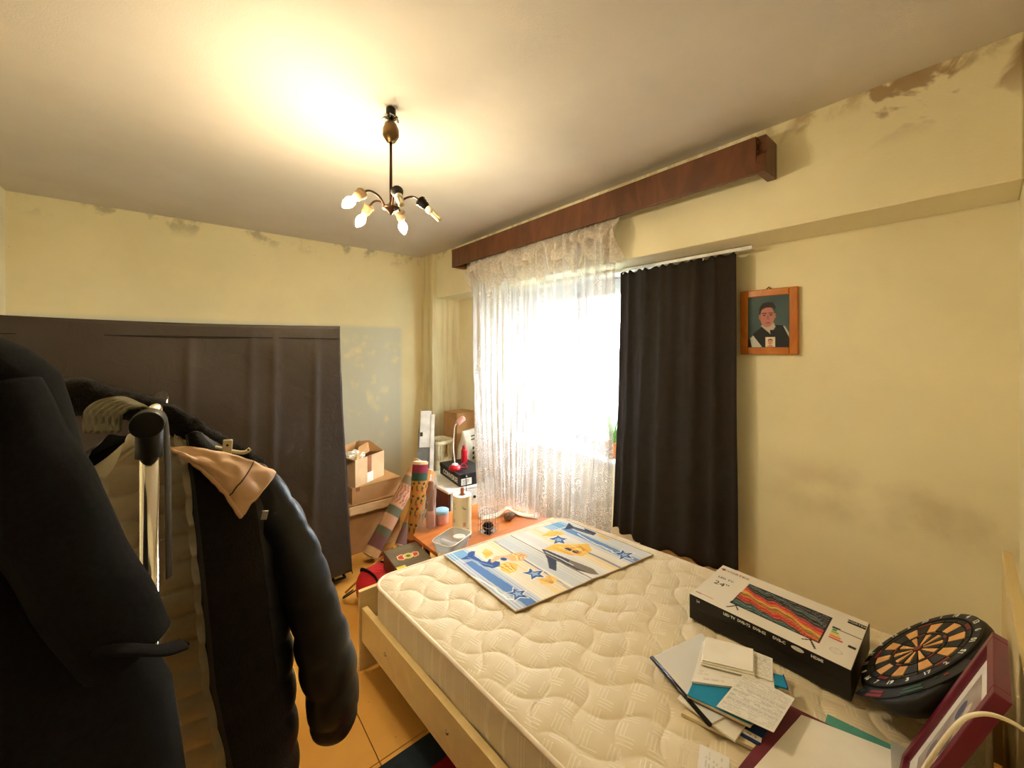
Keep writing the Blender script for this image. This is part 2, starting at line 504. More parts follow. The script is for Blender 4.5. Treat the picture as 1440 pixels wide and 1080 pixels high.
def lerp(a, b, t): return a + (b - a) * t
def interp(x, xs, ys): return float(np.interp(x, xs, ys))
def hsh(i, k=0.0): return (math.sin(i * 127.1 + k * 311.7) * 43758.5453) % 1.0
def nz(x, y=0.0, z=0.0): return mnoise.noise(Vector((x, y, z)))
def smooth_path(pts, n):
    """Catmull-Rom through the points"""
    P = [Vector(p) for p in pts]; out = []
    for i in range(len(P) - 1):
        p0, p1, p2, p3 = P[max(i - 1, 0)], P[i], P[i + 1], P[min(i + 2, len(P) - 1)]
        for k in range(n):
            t = k / n
            out.append(0.5 * ((2 * p1) + (p2 - p0) * t + (2 * p0 - 5 * p1 + 4 * p2 - p3) * t * t + (3 * p1 - p0 - 3 * p2 + p3) * t ** 3))
    out.append(P[-1])
    return out

# ------------------------------------------------------------------ room shell
XL, XB, XW, XC = -0.97, 2.23, 2.54, 2.175     # left wall, beam face, window wall, column side
YN, YB, YC, ZC = -0.08, 4.34, 4.07, 2.6       # head wall, back wall, column front, ceiling
WY0, WY1, WZ0, WZ1 = 1.50, 3.22, 0.62, 2.09    # window opening

fl = struct(MB().bb((XL - .1, -1.5, -0.12), (XW + .1, YB + .1, -0.006)).build('floor', 'floor_gap'))
xs = [XL, -0.36, 0.54, 1.44, XW]; ys = [-1.45, 0.01, 1.41, 2.81, YB]
for i in range(4):
    for j in range(4):
        MB().bb((xs[i] + .0015, ys[j] + .0015, -0.006), (xs[i + 1] - .0015, ys[j + 1] - .0015, 0)).build('floor_panel', 'floor', fl, bevel=0.001, seg=1)
struct(MB().bb((XL - .1, -1.5, ZC), (XW + .5, YB + .1, ZC + .12)).build('ceiling', 'ceiling'))
struct(MB().bb((XL - .1, YB, -.1), (XW + .4, YB + .12, ZC)).build('wall_back', 'wall_back'))
struct(MB().bb((XL - .12, -1.5, -.1), (XL, YB + .1, ZC)).build('wall_left', 'wall_plain'))
w = MB()
w.bb((XW, -.2, -.1), (XW + .3, WY0, ZC)); w.bb((XW, WY1, -.1), (XW + .3, YB + .1, ZC))
w.bb((XW, WY0, -.1), (XW + .3, WY1, WZ0)); w.bb((XW, WY0, WZ1), (XW + .3, WY1, ZC))
struct(w.build('wall_window', 'wall_window'))
struct(MB().bb((XB, YN, WZ1), (XW + .01, YC + .01, ZC + .01)).build('trim_1', 'wall_window', bevel=0.006))      # downstand beam
struct(MB().bb((XC, YC, -.01), (XW + .01, YB + .01, ZC + .01)).build('trim_2', 'wall_column', bevel=0.008))    # corner column
w = MB(); w.bb((0.5, YN - .1, -.1), (XW + .1, YN, ZC)); w.bb((XL - .1, YN - .1, -.1), (-.45, YN, ZC)); w.bb((-.45, YN - .1, 2.05), (0.5, YN, ZC))
struct(w.build('wall_head', 'wall_plain'))
w = MB(); w.bb((XL - .1, -1.6, -.1), (XW + .1, -1.48, ZC)); w.bb((1.3, -1.5, -.1), (1.4, YN - .1, ZC))
struct(w.build('wall_hall', 'hall'))
w = MB(); w.bb((.5, YN - .12, 0), (.56, YN + .012, 2.11)); w.bb((-.51, YN - .12, 0), (-.45, YN + .012, 2.11)); w.bb((-.51, YN - .12, 2.05), (.56, YN + .012, 2.11))
struct(w.build('trim_3', 'white_plastic', bevel=0.004))                                                     # door casing round the camera's doorway

# window: reveal lining, frame, two sashes, panes, sill
win = bpy.data.objects.new('window_1', None); C.objects.link(win); win.location = (XW + .16, (WY0 + WY1) / 2, WZ0); struct(win)
def wpart(name, m, mat, bevel=.004): return m.build(name, mat, win, world=True, bevel=bevel)
m = MB(); t = .012
m.bb((XW + .002, WY1 - t, WZ0), (XW + .30, WY1 + .002, WZ1)); m.bb((XW + .002, WY0 - .002, WZ0), (XW + .30, WY0 + t, WZ1)); m.bb((XW + .002, WY0, WZ1 - t), (XW + .30, WY1, WZ1 + .002))
wpart('reveal', m, 'reveal', 0)
fx0, fx1 = XW + .16, XW + .23
a0, a1, b0, b1 = WY0 + t, WY1 - t, WZ0 + .02, WZ1 - t
m = MB(); e = .055
m.bb((fx0, a0, b0), (fx1, a0 + e, b1)); m.bb((fx0, a1 - e, b0), (fx1, a1, b1)); m.bb((fx0, a0, b0), (fx1, a1, b0 + e)); m.bb((fx0, a0, b1 - .075), (fx1, a1, b1))
wpart('frame', m, 'pvc')
m = MB(); m.bb((fx0 + .01, WY1 - .32, b0 + e), (fx1, WY1 - .27, b1 - .075)); wpart('mullion', m, 'pvc')
for (s0, s1) in ((a0 + e, 2.27), (2.29, WY1 - .32)):
    m = MB(); e2 = .05; z0, z1 = b0 + e, b1 - .075
    m.bb((fx0 - .015, s0, z0), (fx1 - .02, s0 + e2, z1)); m.bb((fx0 - .015, s1 - e2, z0), (fx1 - .02, s1, z1))
    m.bb((fx0 - .015, s0, z0), (fx1 - .02, s1, z0 + e2)); m.bb((fx0 - .015, s0, z1 - e2), (fx1 - .02, s1, z1))
    sa = wpart('sash', m, 'pvc')
    MB().bb((fx0 + .02, s0 + e2, z0 + e2), (fx0 + .026, s1 - e2, z1 - e2)).build('pane', 'pane', sa, world=True)
MB().bb((fx0 + .02, WY1 - .27, b0 + e), (fx0 + .03, a1 - e, b1 - .075)).build('side_panel', 'pvc', win, world=True)
m = MB(); m.bb((fx0 - .03, 2.27, 1.30), (fx0 - .012, 2.29, 1.42)); wpart('handle', m, 'white_plastic', .003)
wpart('sill', MB().bb((XW - .05, WY0 - .03, WZ0 - .018), (XW + .17, WY1 + .02, WZ0 + .02)), 'reveal', .006)

# outside
struct(MB().bb((XW + .3, -6, -0.6), (16, 14, -0.5)).build('ground_outside', 'ground'))
gw = thing('garden_wall', 'pale plastered garden wall with a coping outside the window', 'wall', (8.0, 4.5, -.5))
MB().bb((7.9, -6, -.5), (8.1, 13, 1.45)).build('plaster', 'garden_wall', gw, world=True)
MB().bb((7.85, -6, 1.45), (8.15, 13, 1.52)).build('coping', 'grey_panel', gw, world=True)
def leaf_cloud(c, rx, ry, rz, n, sz):
    m = MB()
    for i in range(n):
        while True:
            p = Vector((random.uniform(-1, 1), random.uniform(-1, 1), random.uniform(-1, 1)))
            if .3 < p.length < 1: break
        p = Vector((p.x * rx, p.y * ry, p.z * rz)) + Vector(c)
        e_ = Euler((random.uniform(0, 6), random.uniform(0, 6), random.uniform(0, 6))).to_matrix()
        q = [e_ @ Vector(v) * sz * random.uniform(.6, 1.3) + p for v in ((-1, 0, 0), (0, -.45, .1), (1, 0, 0), (0, .45, .1))]
        m.add(q, [(0, 1, 2, 3)])
    return m
for (x, y, h, lab) in ((4.6, 5.15, 1.35, 'round green shrub outside the window behind the lace curtain'),
                       (5.2, 4.2, 1.05, 'lower green shrub outside beside the round shrub'),
                       (4.4, 3.1, .95, 'green shrub outside nearest the potted plant on the sill')):
    sh = thing('shrub', lab, 'shrub', (x, y, -.5), group='shrubs outside')
    leaf_cloud((0, 0, h * .62), .42, .42, h * .42, 420, .07).build('foliage', 'shrub', sh)
    MB().tube([(0, 0, 0), (.02, 0, h * .4), (0, .02, h * .8)], [.03, .02, .01], 6).build('stem', 'stick_wood', sh)

# ------------------------------------------------------------------ cornice (pelmet)
co = thing('curtain_cornice', 'long dark brown wooden curtain cornice under the ceiling', 'cornice', (2.15, 2.07, 2.33))
CX = 2.08
MB().bb((CX, .70, 2.335), (CX + .02, 3.45, 2.51)).build('front_board', 'cornice', co, world=True, bevel=.003)
MB().bb((CX - .003, 3.43, 2.328), (XB - .001, 3.475, 2.508)).build('end_board', 'cornice', co, world=True, bevel=.002)
m = MB(); prof = [(0, 0), (.155, 0), (.155, .175), (.012, .175), (.03, .15), (.03, .11), (.01, .085), (0, .04)]
mm = Matrix.Translation((CX - .006, .70, 2.332)) @ Matrix(((1, 0, 0, 0), (0, 0, -1, 0), (0, 1, 0, 0), (0, 0, 0, 1)))
m.prism([(min(x, XB - .001 - CX + .006), y) for x, y in prof], 0, .04, mm); m.build('end_block', 'cornice', co, world=True, bevel=.002)
MB().bb((CX + .02, .72, 2.505), (XB - .001, 3.43, 2.515)).build('top_board', 'cornice', co, world=True)
MB().bb((2.13, .75, 2.455), (2.16, 3.42, 2.475)).build('rail', 'white_plastic', co, world=True)
for y in (1.1, 2.1, 3.1): MB().bb((2.13, y - .012, 2.474), (2.15, y + .012, 2.506)).build('bracket', 'steel', co, world=True)
MB().bb((CX + .135, .657, 2.338), (CX + .147, .662, 2.50)).build('end_clip', 'steel', co, world=True)

# ------------------------------------------------------------------ lace curtain
lc = thing('lace_curtain', 'white lace net curtain with a gathered frill hanging from the cornice', 'curtain', (2.14, 2.35, .35))
HEM = [(1.55, 2.24, .342), (1.66, 2.22, .345), (1.74, 2.21, .355), (1.80, 2.17, .365), (1.83, 2.09, .355), (1.87, 1.99, .34), (2.0, 1.88, .25), (2.06, 1.76, .2), (2.1, 1.55, .2)]
HU = [0, .14, .26, .38, .48, .58, .72, .86, 1]
def lace_fn(u, v):
    top = Vector((2.142, lerp(3.19, 1.545, u), 2.42))
    hem = Vector(tuple(interp(u, HU, [h[k] for h in HEM]) for k in range(3)))
    s = v
    p = top.lerp(hem, s)
    # hang straight first, flare to the hem late
    k = max(0, (v - .25) / .75) ** 2.6
    p.x = lerp(top.x, hem.x, k); p.y = lerp(top.y, hem.y, k)
    a = .034 * (0.6 + .4 * math.sin(u * 9 + 1)) * (1 - .5 * k)
    p.x += a * math.sin(u * 2 * PI * 17 + .6 * math.sin(v * 5 + u * 20)) + .012 * math.sin(u * 2 * PI * 41 + v * 2)
    p.y += .006 * math.sin(u * 2 * PI * 23 + v * 3)
    return p
MB().grid(lace_fn, 300, 70).build('net_panel', 'lace', lc, True, world=True)
def frill_fn(u, v):
    y = lerp(3.24, 1.49, u)
    f = .5 + .5 * math.sin(u * 2 * PI * 11 + 1.3 * math.sin(u * 13))
    out = max(0.0, min(1.0, (v - .22) / .25))
    x = 2.142 - .055 * out * math.sin(PI * min(1, .35 + v * .65)) + (.010 + .030 * out) * math.sin(u * 2 * PI * 15 + 2.0 * math.sin(v * 2.5 + u * 17))
    x += .010 * out * math.sin(u * 2 * PI * 37 + v * 6)
    bot = 2.075 - .03 * math.sin(u * 2 * PI * 5.5) - .05 * (1 - u) * f
    z = lerp(2.42, bot, v) + .012 * math.sin(u * 60 + v * 7) * v
    return Vector((min(x, 2.165), y + .025 * math.sin(u * 50 + v * 4) * v, z))
MB().grid(frill_fn, 300, 34).build('frill', 'frill', lc, True, world=True)
def ruff_fn(u, v):
    y = lerp(3.22, 1.50, u)
    out = max(0.0, min(1.0, (v - .4) / .3))
    x = 2.13 - .05 * out + (.006 + .022 * out) * math.sin(u * 2 * PI * 21 + 2 * math.sin(u * 31))
    z = lerp(2.40, 2.215 - .045 * math.sin(u * 2 * PI * 4.3 + 1) - .025 * math.sin(u * 47), v)
    return Vector((x, y + .015 * math.sin(u * 70 + 3 * v) * out, z))
MB().grid(ruff_fn, 300, 18).build('ruffle', 'frill', lc, True, world=True)

# ------------------------------------------------------------------ dark curtain and its track
tk = thing('curtain_track', 'slim white curtain track under the beam above the dark curtain', 'curtain track', (2.45, 2.0, 2.06))
MB().bb((2.435, .84, 2.062), (2.475, 3.6, 2.082)).build('rail', 'white_plastic', tk, world=True, bevel=.002)
for y in (.95, 1.8, 2.7, 3.5): MB().bb((2.445, y, 2.081), (2.465, y + .03, 2.0905)).build('fixing', 'steel', tk, world=True)
dc = thing('dark_curtain', 'dark brown opaque curtain hanging beside the window', 'curtain', (2.45, 1.3, .2))
def dark_fn(u, v):
    yt = lerp(1.70, .915, u); yb = lerp(1.775, .905, u)
    y = lerp(yt, yb, v ** 1.5)
    zb = interp(u, [0, .28, .3, .42, .44, .7, .75, 1], [.175, .17, .105, .10, .17, .20, .17, .23]) + .01 * math.sin(u * 40)
    z = lerp(2.055 + .008 * math.sin(u * 80), zb, v)
    am = lerp(.010, .020, v ** .7)
    ph = 2 * PI * (u * 6.0 + .35 * math.sin(u * 6))
    x = 2.44 + am * math.sin(ph) + .01 * math.sin(u * 60) * (1 - v) * .6 + .008 * nz(u * 5, v * 3)
    x -= .05 * v * max(0, math.sin(PI * u)) * .6
    return Vector((x, y + .008 * math.cos(ph) * (1 - .5 * v), z))
MB().grid(dark_fn, 200, 60).build('cloth', 'dark_curtain', dc, True, world=True, solid=.003)
for k in range(9):
    y = 1.69 - k * .096
    MB().tube([(2.452, y, 2.063), (2.448, y, 2.052), (2.44, y, 2.046)], .003, 6).build('hook', 'white_plastic', dc, world=True)

# ------------------------------------------------------------------ portrait on the wall
pf = thing('portrait_picture', 'honey wood framed portrait photo hanging on the wall beside the dark curtain', 'picture', (2.538, .787, 1.65))
y0, y1, z0, z1 = .646, .93, 1.47, 1.838   # y1 is the edge toward the curtain
def fbar(a, b, c, d, nm='frame_side'):
    MB().bb((2.512, a, c), (2.538, b, d)).build(nm, 'frame_wood', pf, world=True, bevel=.005)
bw = .04
fbar(y0, y0 + bw, z0, z1); fbar(y1 - bw, y1, z0, z1)
fbar(y0 + bw, y1 - bw, z0, z0 + bw); fbar(y0 + bw, y1 - bw, z1 - bw, z1)
cv = Canvas(90, 110, sr(62, 84, 92))
cv.paint(.55 + .45 * np.sin(cv.u * 5 + 2 * np.sin(cv.v * 4)) * np.cos(cv.v * 5), sr(92, 112, 108), .6)
cv.poly([(0, .86), (.14, .72), (.34, .60), (.62, .56), (.86, .58), (1, .74), (1, 1), (0, 1)], sr(34, 34, 38))
cv.poly([(.05, .82), (.13, .76), (.36, 1), (.1, 1)], sr(206, 204, 200))
cv.poly([(.85, .58), (.9, .6), (1, .74), (1, .82)], sr(200, 196, 186))
cv.poly([(.33, .58), (.56, .74), (.68, .6), (.62, .5), (.4, .5)], sr(198, 186, 170))
cv.poly([(.55, .66), (.62, .66), (.68, .82), (.56, .78)], sr(26, 28, 36))
cv.ell((.48, .40), (.175, .205), sr(192, 128, 120))
cv.ell((.30, .40), (.028, .05), sr(176, 112, 104)); cv.ell((.665, .39), (.022, .05), sr(186, 118, 108))
cv.poly([(.28, .34), (.29, .22), (.36, .14), (.5, .11), (.62, .13), (.68, .22), (.67, .30), (.62, .22), (.46, .22), (.34, .26), (.31, .36)], sr(48, 38, 36))
for ex in (.41, .57):
    cv.ell((ex, .37), (.035, .013), sr(70, 50, 50)); cv.line([(ex - .05, .335), (ex + .05, .33)], .012, sr(66, 44, 42), 1.2)
cv.poly([(.48, .37), (.52, .37), (.535, .46), (.47, .46)], sr(172, 104, 98)); cv.ell((.50, .52), (.06, .013), sr(150, 82, 84))
PX = 2.520
cv.build('photo', lambda u, v: (PX, lerp(y1 - bw - .0, y0 + bw, u), lerp(z1 - bw, z0 + bw, v)), 'print', pf)
for o_ in [pf.children[-1]]: o_.matrix_parent_inverse = tmat(pf).inverted()
cv = Canvas(24, 28, sr(236, 222, 206))
cv.ell((.5, .5), (.24, .27), sr(214, 160, 132)); cv.poly([(.24, .45), (.28, .25), (.5, .17), (.72, .25), (.76, .45), (.66, .32), (.34, .32)], sr(80, 62, 52)); cv.poly([(.1, 1), (.3, .82), (.7, .82), (.9, 1)], sr(206, 150, 130))
o_ = cv.build('passport_photo', lambda u, v: (PX - .003, lerp(.80, .752, u), lerp(1.568, 1.512, v)), 'print', pf); o_.matrix_parent_inverse = tmat(pf).inverted()
MB().bb((2.516, y0 + bw, z0 + bw), (2.5175, y1 - bw, z1 - bw)).build('glass', 'picture_glass', pf, world=True)
MB().tube([(2.53, .80, 1.838), (2.53, .787, 1.851), (2.53, .774, 1.838)], .003, 6).build('hanger', 'brass', pf, world=True)

# ------------------------------------------------------------------ chandelier
HX, HY, HZ = .716, 1.733, 2.139
ch = thing('chandelier', 'five arm bronze chandelier without shades hanging from the ceiling', 'chandelier', (HX, HY, 2.6))
m = MB(); m.lathe([(.004, -.105), (.02, -.10), (.036, -.075), (.036, -.045), (.026, -.02), (.012, -.008), (.008, 0)], 20); m.build('canopy', 'brass', ch, True, loc=(0, 0, -.055))
m = MB()
for k in range(7):
    a = k * 2 * PI / 7
    pts = [Vector((.008 * math.cos(a), .008 * math.sin(a), -.055)), Vector((.03 * math.cos(a), .03 * math.sin(a), -.045)), Vector((.042 * math.cos(a + .2), .042 * math.sin(a + .2), -.052 - .012 * hsh(k)))]
    MB().tube(pts, [.009, .011, .002], 8, True, .35).build('leaf_ornament', 'steel', ch, True)
MB().lathe([(.018, -.05), (.022, -.03), (.022, -.008), (.014, 0)], 14).build('ceiling_cup', 'dark_metal', ch, True)
MB().tube([(0, 0, -.15), (0, 0, HZ - 2.6)], .0065, 10).build('stem', 'bronze', ch, True)
MB().lathe([(.002, -.028), (.008, -.022), (.014, -.012), (.034, -.004), (.038, .004), (.03, .012), (.012, .018), (.008, .03)], 20).build('hub', 'bronze', ch, True, loc=(0, 0, HZ - 2.6))
arms = [(50, True), (113, True), (188, True), (258, False), (316, False)]
for i, (ang, lit) in enumerate(arms):
    a = R(ang); d = Vector((math.cos(a), math.sin(a), 0)); base = Vector((0, 0, HZ - 2.6))
    pth = smooth_path([base + d * .03 + Vector((0, 0, .004)), base + d * .06 + Vector((0, 0, .042)), base + d * .105 + Vector((0, 0, .052)), base + d * .14 + Vector((0, 0, .03))], 6)
    arm = MB().tube(pth, .0048, 8).build('arm', 'bronze', ch, True)
    ax = (d * .72 + Vector((0, 0, -.7))).normalized()
    q = ax.to_track_quat('Z', 'Y').to_matrix()
    o0 = base + d * .135 + Vector((0, 0, .034))
    MB().lathe([(.006, -.004), (.024, 0), (.026, .006), (.021, .010), (.023, .02), (.019, .026), (.020, .036), (.015, .042), (.014, .05)], 18, o0, q).build('socket', 'socket' if lit else 'dark_metal', arm, True)
    o1 = o0 + ax * .048
    if lit:
        b = MB().lathe([(.010, 0), (.012, .008), (.019, .02), (.0215, .033), (.019, .046), (.012, .06), (.004, .071), (.001, .073)], 16, o1, q).build('bulb', 'bulb_lit', ch, True)
        MB().lathe([(.0125, -.012), (.0125, .006)], 14, o1, q).build('bulb_cap', 'bulb_base', b, True)
        b['label'] = 'lit candle bulb'
    else:
        m = MB(); m.lathe([(.013, 0), (.017, .006), (.017, .026), (.013, .034)], 16, o1, q)
        b = m.build('bulb', 'bulb_base', ch, True)
        b['label'] = 'unlit compact fluorescent bulb'
        sd = q @ Vector((1, 0, 0)); se = q @ Vector((0, 1, 0))
        for k in range(3):
            off = (sd * math.cos(k * 2.094) + se * math.sin(k * 2.094)) * .0075
            t_ = off.cross(ax).normalized() * .0045
            MB().tube(smooth_path([o1 + ax * .03 + off + t_, o1 + ax * .075 + off + t_, o1 + ax * .082 + off, o1 + ax * .075 + off - t_, o1 + ax * .03 + off - t_], 3), .0042, 8).build('tube_loop', 'bulb_off', b, True)

# ------------------------------------------------------------------ bed
bed = thing('bed_frame', 'pale laminate double bed frame with low footboard and side rails', 'bed', (1.35, .93, 0))
def slab(p, q, th, z0, z1, name, inward, parent=bed, mat='pine'):
    p = Vector((*p, 0)); q = Vector((*q, 0)); n = Vector((-(q - p).y, (q - p).x, 0)).normalized() * th * inward
    poly = [p.to_2d(), q.to_2d(), (q + n).to_2d(), (p + n).to_2d()]
    return MB().prism([tuple(v) for v in poly], z0, z1).build(name, mat, parent, world=True, bevel=.0015)
RL0, RL1 = Vector((.627, 1.856)), Vector((.745, -.034))
slab((.618, 1.862), (1.895, 1.845), .022, 0, .369, 'footboard', 1)
slab((.715, -.060), (2.095, -.030), .022, 0, .83, 'headboard', -1)
ra = slab(tuple(RL0), tuple(RL1), .026, .14, .295, 'side_rail', 1)
slab((1.88, 1.84), (2.075, -.03), .026, .14, .295, 'side_rail', -1)
dv = (RL1 - RL0).normalized(); nn = Vector((-dv.y, dv.x))
for t_ in (.245, .705):
    p = RL0 + dv * t_
    q = Vector((-nn.x, -nn.y, 0)).to_track_quat('Z', 'Y').to_matrix()
    MB().lathe([(.0085, -.001), (.0085, .001), (.006, .004), (.001, .005)], 14, (p.x, p.y, .218), q).build('bolt', 'steel', ra, True, world=True)
for k in range(12):
    y = .1 + k * .152
    xl = lerp(.770, .656, y / 1.84) ; xr = lerp(2.045, 1.862, y / 1.84)
    MB().bb((xl, y, .218), (xr, y + .07, .238)).build('slat', 'pine', bed, world=True)

FL_, FR_, HR_, HL_ = Vector((.656, 1.822)), Vector((1.845, 1.735)), Vector((2.045, -.002)), Vector((.787, -.002))
def mxy(u, v, rc=.10):
    """u 0..1 left to wall side, v 0..1 head to foot, with rounded corners"""
    Lx, Ly = 1.22, 1.8
    x = (u - .5) * Lx; y = (v - .5) * Ly
    hx, hy = Lx / 2, Ly / 2
    # shrink toward a rounded rectangle
    k = max(abs(x) / hx, abs(y) / hy)
    if k > 1e-6:
        ex, ey = x / k, y / k
        cx, cy = hx - rc, hy - rc
        qx, qy = abs(ex) - cx, abs(ey) - cy
        if qx > 0 and qy > 0:
            r = math.hypot(qx, qy)
            # point on the arc in the same direction from the corner centre
            ax, ay = cx + qx / r * rc, cy + qy / r * rc
            x = math.copysign(ax, ex) * k; y = math.copysign(ay, ey) * k
    uu = x / Lx + .5; vv = y / Ly + .5
    a = HL_.lerp(HR_, uu); b = FL_.lerp(FR_, uu)
    return a.lerp(b, vv)
ZM = .44
mt = thing('mattress', 'cream quilted damask mattress lying on the bed frame', 'mattress', (1.35, .93, .238))
CELL = .118
def quilt(x, y):
    a0 = (x * .82 + y * .57) / CELL; b0 = (-x * .57 + y * .82) / CELL
    a = a0 + .16 * math.sin(2 * PI * b0 * .5); b = b0 + .16 * math.sin(2 * PI * a0 * .5)
    return (abs(math.sin(PI * a)) * abs(math.sin(PI * b))) ** .42
def top_fn(u, v):
    p = mxy(u, v)
    e = min(u, 1 - u) * 1.22; f = min(v, 1 - v) * 1.8; d = min(e, f)
    edge = min(1, d / .045)
    z = ZM - .012 + .012 * math.sin(edge * PI / 2) ** .7 + (quilt(p.x, p.y) - .75) * .012 * min(1, d / .06)
    z += .004 * nz(p.x * 2.5, p.y * 2.5)
    return Vector((p.x, p.y, z))
MB().grid(top_fn, 330, 500).build('quilted_top', 'mattress', mt, True, world=True)
# border ring
ring = []
NP = 300
def perim(t):
    t = (t % 1) * 4; k = int(t); s = t - k
    return [(s, 0), (1, s), (1 - s, 1), (0, 1 - s)][k]
rows = []
for zz, off in ((ZM - .012, 0), (ZM - .03, .004), (ZM - .06, .009), (ZM - .11, .010), (ZM - .16, .007), (ZM - .2, 0)):
    row = []
    for i in range(NP):
        u, v = perim(i / NP); p = mxy(u, v); c = Vector((1.34, .9)); d = (p - c).normalized()
        wob = .003 * math.sin(i * .55) * (1 if off else 0)
        row.append(Vector((p.x + d.x * (off * .5 + wob), p.y + d.y * (off * .5 + wob), zz)))
    rows.append(row)
MB().loft(rows, False).build('border', 'mattress', mt, True, world=True)
MB().add([(*mxy(*perim(i / NP)), ZM - .2) for i in range(NP)], [tuple(range(NP))]).build('underside', 'mattress', mt, world=True)
pp = [Vector((*mxy(*perim(i / 240)), ZM - .012)) for i in range(241)]
MB().tube(pp, .0075, 8, False).build('piping', 'quilt_piping', mt, True, world=True)
pp = [Vector((*mxy(*perim(i / 240)), ZM - .19)) for i in range(241)]
MB().tube(pp, .006, 8, False).build('piping', 'quilt_piping', mt, True, world=True)
hp = [Vector((*(mxy(0, v) + Vector((-.012 - .012 * math.sin(PI * k / 10), 0))), ZM - .085)) for k, v in [(k, lerp(.30, .42, k / 10)) for k in range(11)]]
MB().tube(hp, .014, 8, True, .25).build('handle', 'mattress', mt, True, world=True)

# ------------------------------------------------------------------ printed mat on the mattress
cream, paleb, blue, deep = sr(222, 214, 198), sr(176, 190, 204), sr(104, 150, 200), sr(62, 92, 150)
yel, sand, skin, greyd = sr(236, 196, 104), sr(236, 212, 164), sr(226, 178, 138), sr(72, 80, 98)
cv = Canvas(300, 220, cream)
def half(o):
    U = cv.u - o
    inh = (U >= 0) & (U < .5)
    cv.paint(inh & (U < .16), blue, .55)
    cv.paint(inh & (U < .13) & (cv.v < .14), sr(90, 160, 206), .7)
    cv.paint(inh & (abs(U - .06 - .04 * cv.v) < .03) & (cv.v > .22), sr(58, 116, 186), .8)
    cv.paint(inh & (U > .3 - .05 * cv.v) & (U < .36 - .02 * cv.v), yel, .55)
    cv.paint(inh & (abs(U - .36 + .02 * cv.v) < .008), deep, .75)
    cv.paint(inh & (U > .37) & (U < .5), paleb, .55)
    cv.paint(inh & (U > .17) & (U < .3), sand, .35)
half(0.0)
# the far half runs the other way round
Ur = 1 - cv.u; inr = (cv.u >= .5)
cv.paint(inr & (Ur < .2), paleb, .6)
cv.paint(inr & (abs(Ur - .12 - .03 * cv.v) < .03) & (cv.v > .15), sr(70, 126, 190), .8)
cv.paint(inr & (Ur > .06) & (Ur < .22) & (cv.v < .13), sr(90, 160, 206), .8)
cv.paint(inr & (abs(Ur - .28) < .008) & (cv.v > .5), deep, .7)
cv.paint(inr & (Ur > .29) & (Ur < .36), yel, .5)
cv.paint(inr & (Ur > .38), sr(206, 204, 206), .5)
st = .5 + .5 * np.sign(np.sin(cv.u * 2 * PI * 48))
cv.paint(st * (np.sin(cv.u * 40 + 1) > -.2), sr(236, 230, 220), .5)
wv = [(-.004 + .003, .42), (.012, .47), (.018, .52), (.026, .57), (.028, .62), (.036, .68), (.028, .74), (.034, .80), (.03, .845), (.049, .88)]
cv.line(wv, .005, sr(240, 238, 232), .69); cv.line([(.88 - u * .9, v - .1) for u, v in wv], .004, sr(236, 234, 226), .69)
cv.poly([(0.054, 0.141), (0.106, 0.12), (0.142, 0.069), (0.166, 0.067), (0.181, 0.083), (0.142, 0.157), (0.145, 0.267), (0.162, 0.308), (0.195, 0.271), (0.205, 0.328), (0.222, 0.368), (0.192, 0.428), (0.144, 0.424), (0.12, 0.355), (0.115, 0.202), (0.061, 0.159)], deep)
cv.poly([(0.205, 0.133), (0.254, 0.092), (0.265, 0.168), (0.228, 0.232), (0.179, 0.255)], yel)
cv.poly([(0.185, 0.308), (0.244, 0.261), (0.294, 0.299), (0.341, 0.297), (0.401, 0.333), (0.405, 0.412), (0.333, 0.457), (0.284, 0.408), (0.268, 0.321), (0.209, 0.333), (0.177, 0.346)], skin)
cv.poly([(0.336, 0.292), (0.406, 0.325), (0.405, 0.412), (0.328, 0.452), (0.292, 0.392)], sr(230, 178, 116))
cv.ell((.26, .345), (.018, .03), deep)
cv.poly([(0.207, 0.399), (0.256, 0.403), (0.289, 0.482), (0.239, 0.561), (0.185, 0.569), (0.169, 0.49)], yel)
cv.line([(.2, .45), (.24, .47), (.235, .52), (.205, .51)], .005, sr(206, 146, 60), .69)
cv.poly([(0.278, 0.759), (0.357, 0.76), (0.363, 0.843), (0.304, 0.878), (0.252, 0.826)], yel, .8)
cv.poly([(0.657, 0.166), (0.771, 0.114), (0.821, 0.195), (0.807, 0.266), (0.726, 0.237)], yel)
cv.poly([(0.534, 0.393), (0.645, 0.362), (0.71, 0.454), (0.813, 0.535), (0.76, 0.647), (0.659, 0.678), (0.607, 0.603), (0.58, 0.486)], sr(234, 188, 92))
cv.line([(.66, .5), (.74, .54), (.73, .6), (.66, .62)], .007, sr(208, 150, 70), .69)
cv.ell((.655, .515), (.02, .035), sr(86, 72, 96)); cv.ell((.668, .585), (.02, .03), sr(86, 72, 96))
cv.poly([(0.859, 0.176), (0.97, 0.08), (0.946, 0.177), (0.965, 0.298), (0.985, 0.258), (0.985, 0.329), (0.985, 0.413), (0.941, 0.434), (0.926, 0.363), (0.916, 0.207)], greyd)
cv.poly([(0.985, 0.403), (0.985, 0.49), (0.98, 0.601), (0.955, 0.562), (0.96, 0.464)], yel)
dol = [(0.525, 0.384), (0.543, 0.426), (0.554, 0.549), (0.564, 0.665), (0.581, 0.783), (0.59, 0.887), (0.567, 0.972), (0.535, 0.94), (0.501, 0.835), (0.497, 0.699), (0.487, 0.629), (0.411, 0.745), (0.4, 0.678), (0.468, 0.547)]
cv.poly(dol, greyd); cv.poly([(.564, .665), (.581, .783), (.59, .887), (.567, .972), (.535, .94), (.52, .80), (.53, .7)], sr(128, 116, 104))
cv.line([(.515, .45), (.525, .6), (.53, .75)], .005, sr(210, 204, 190), .69)
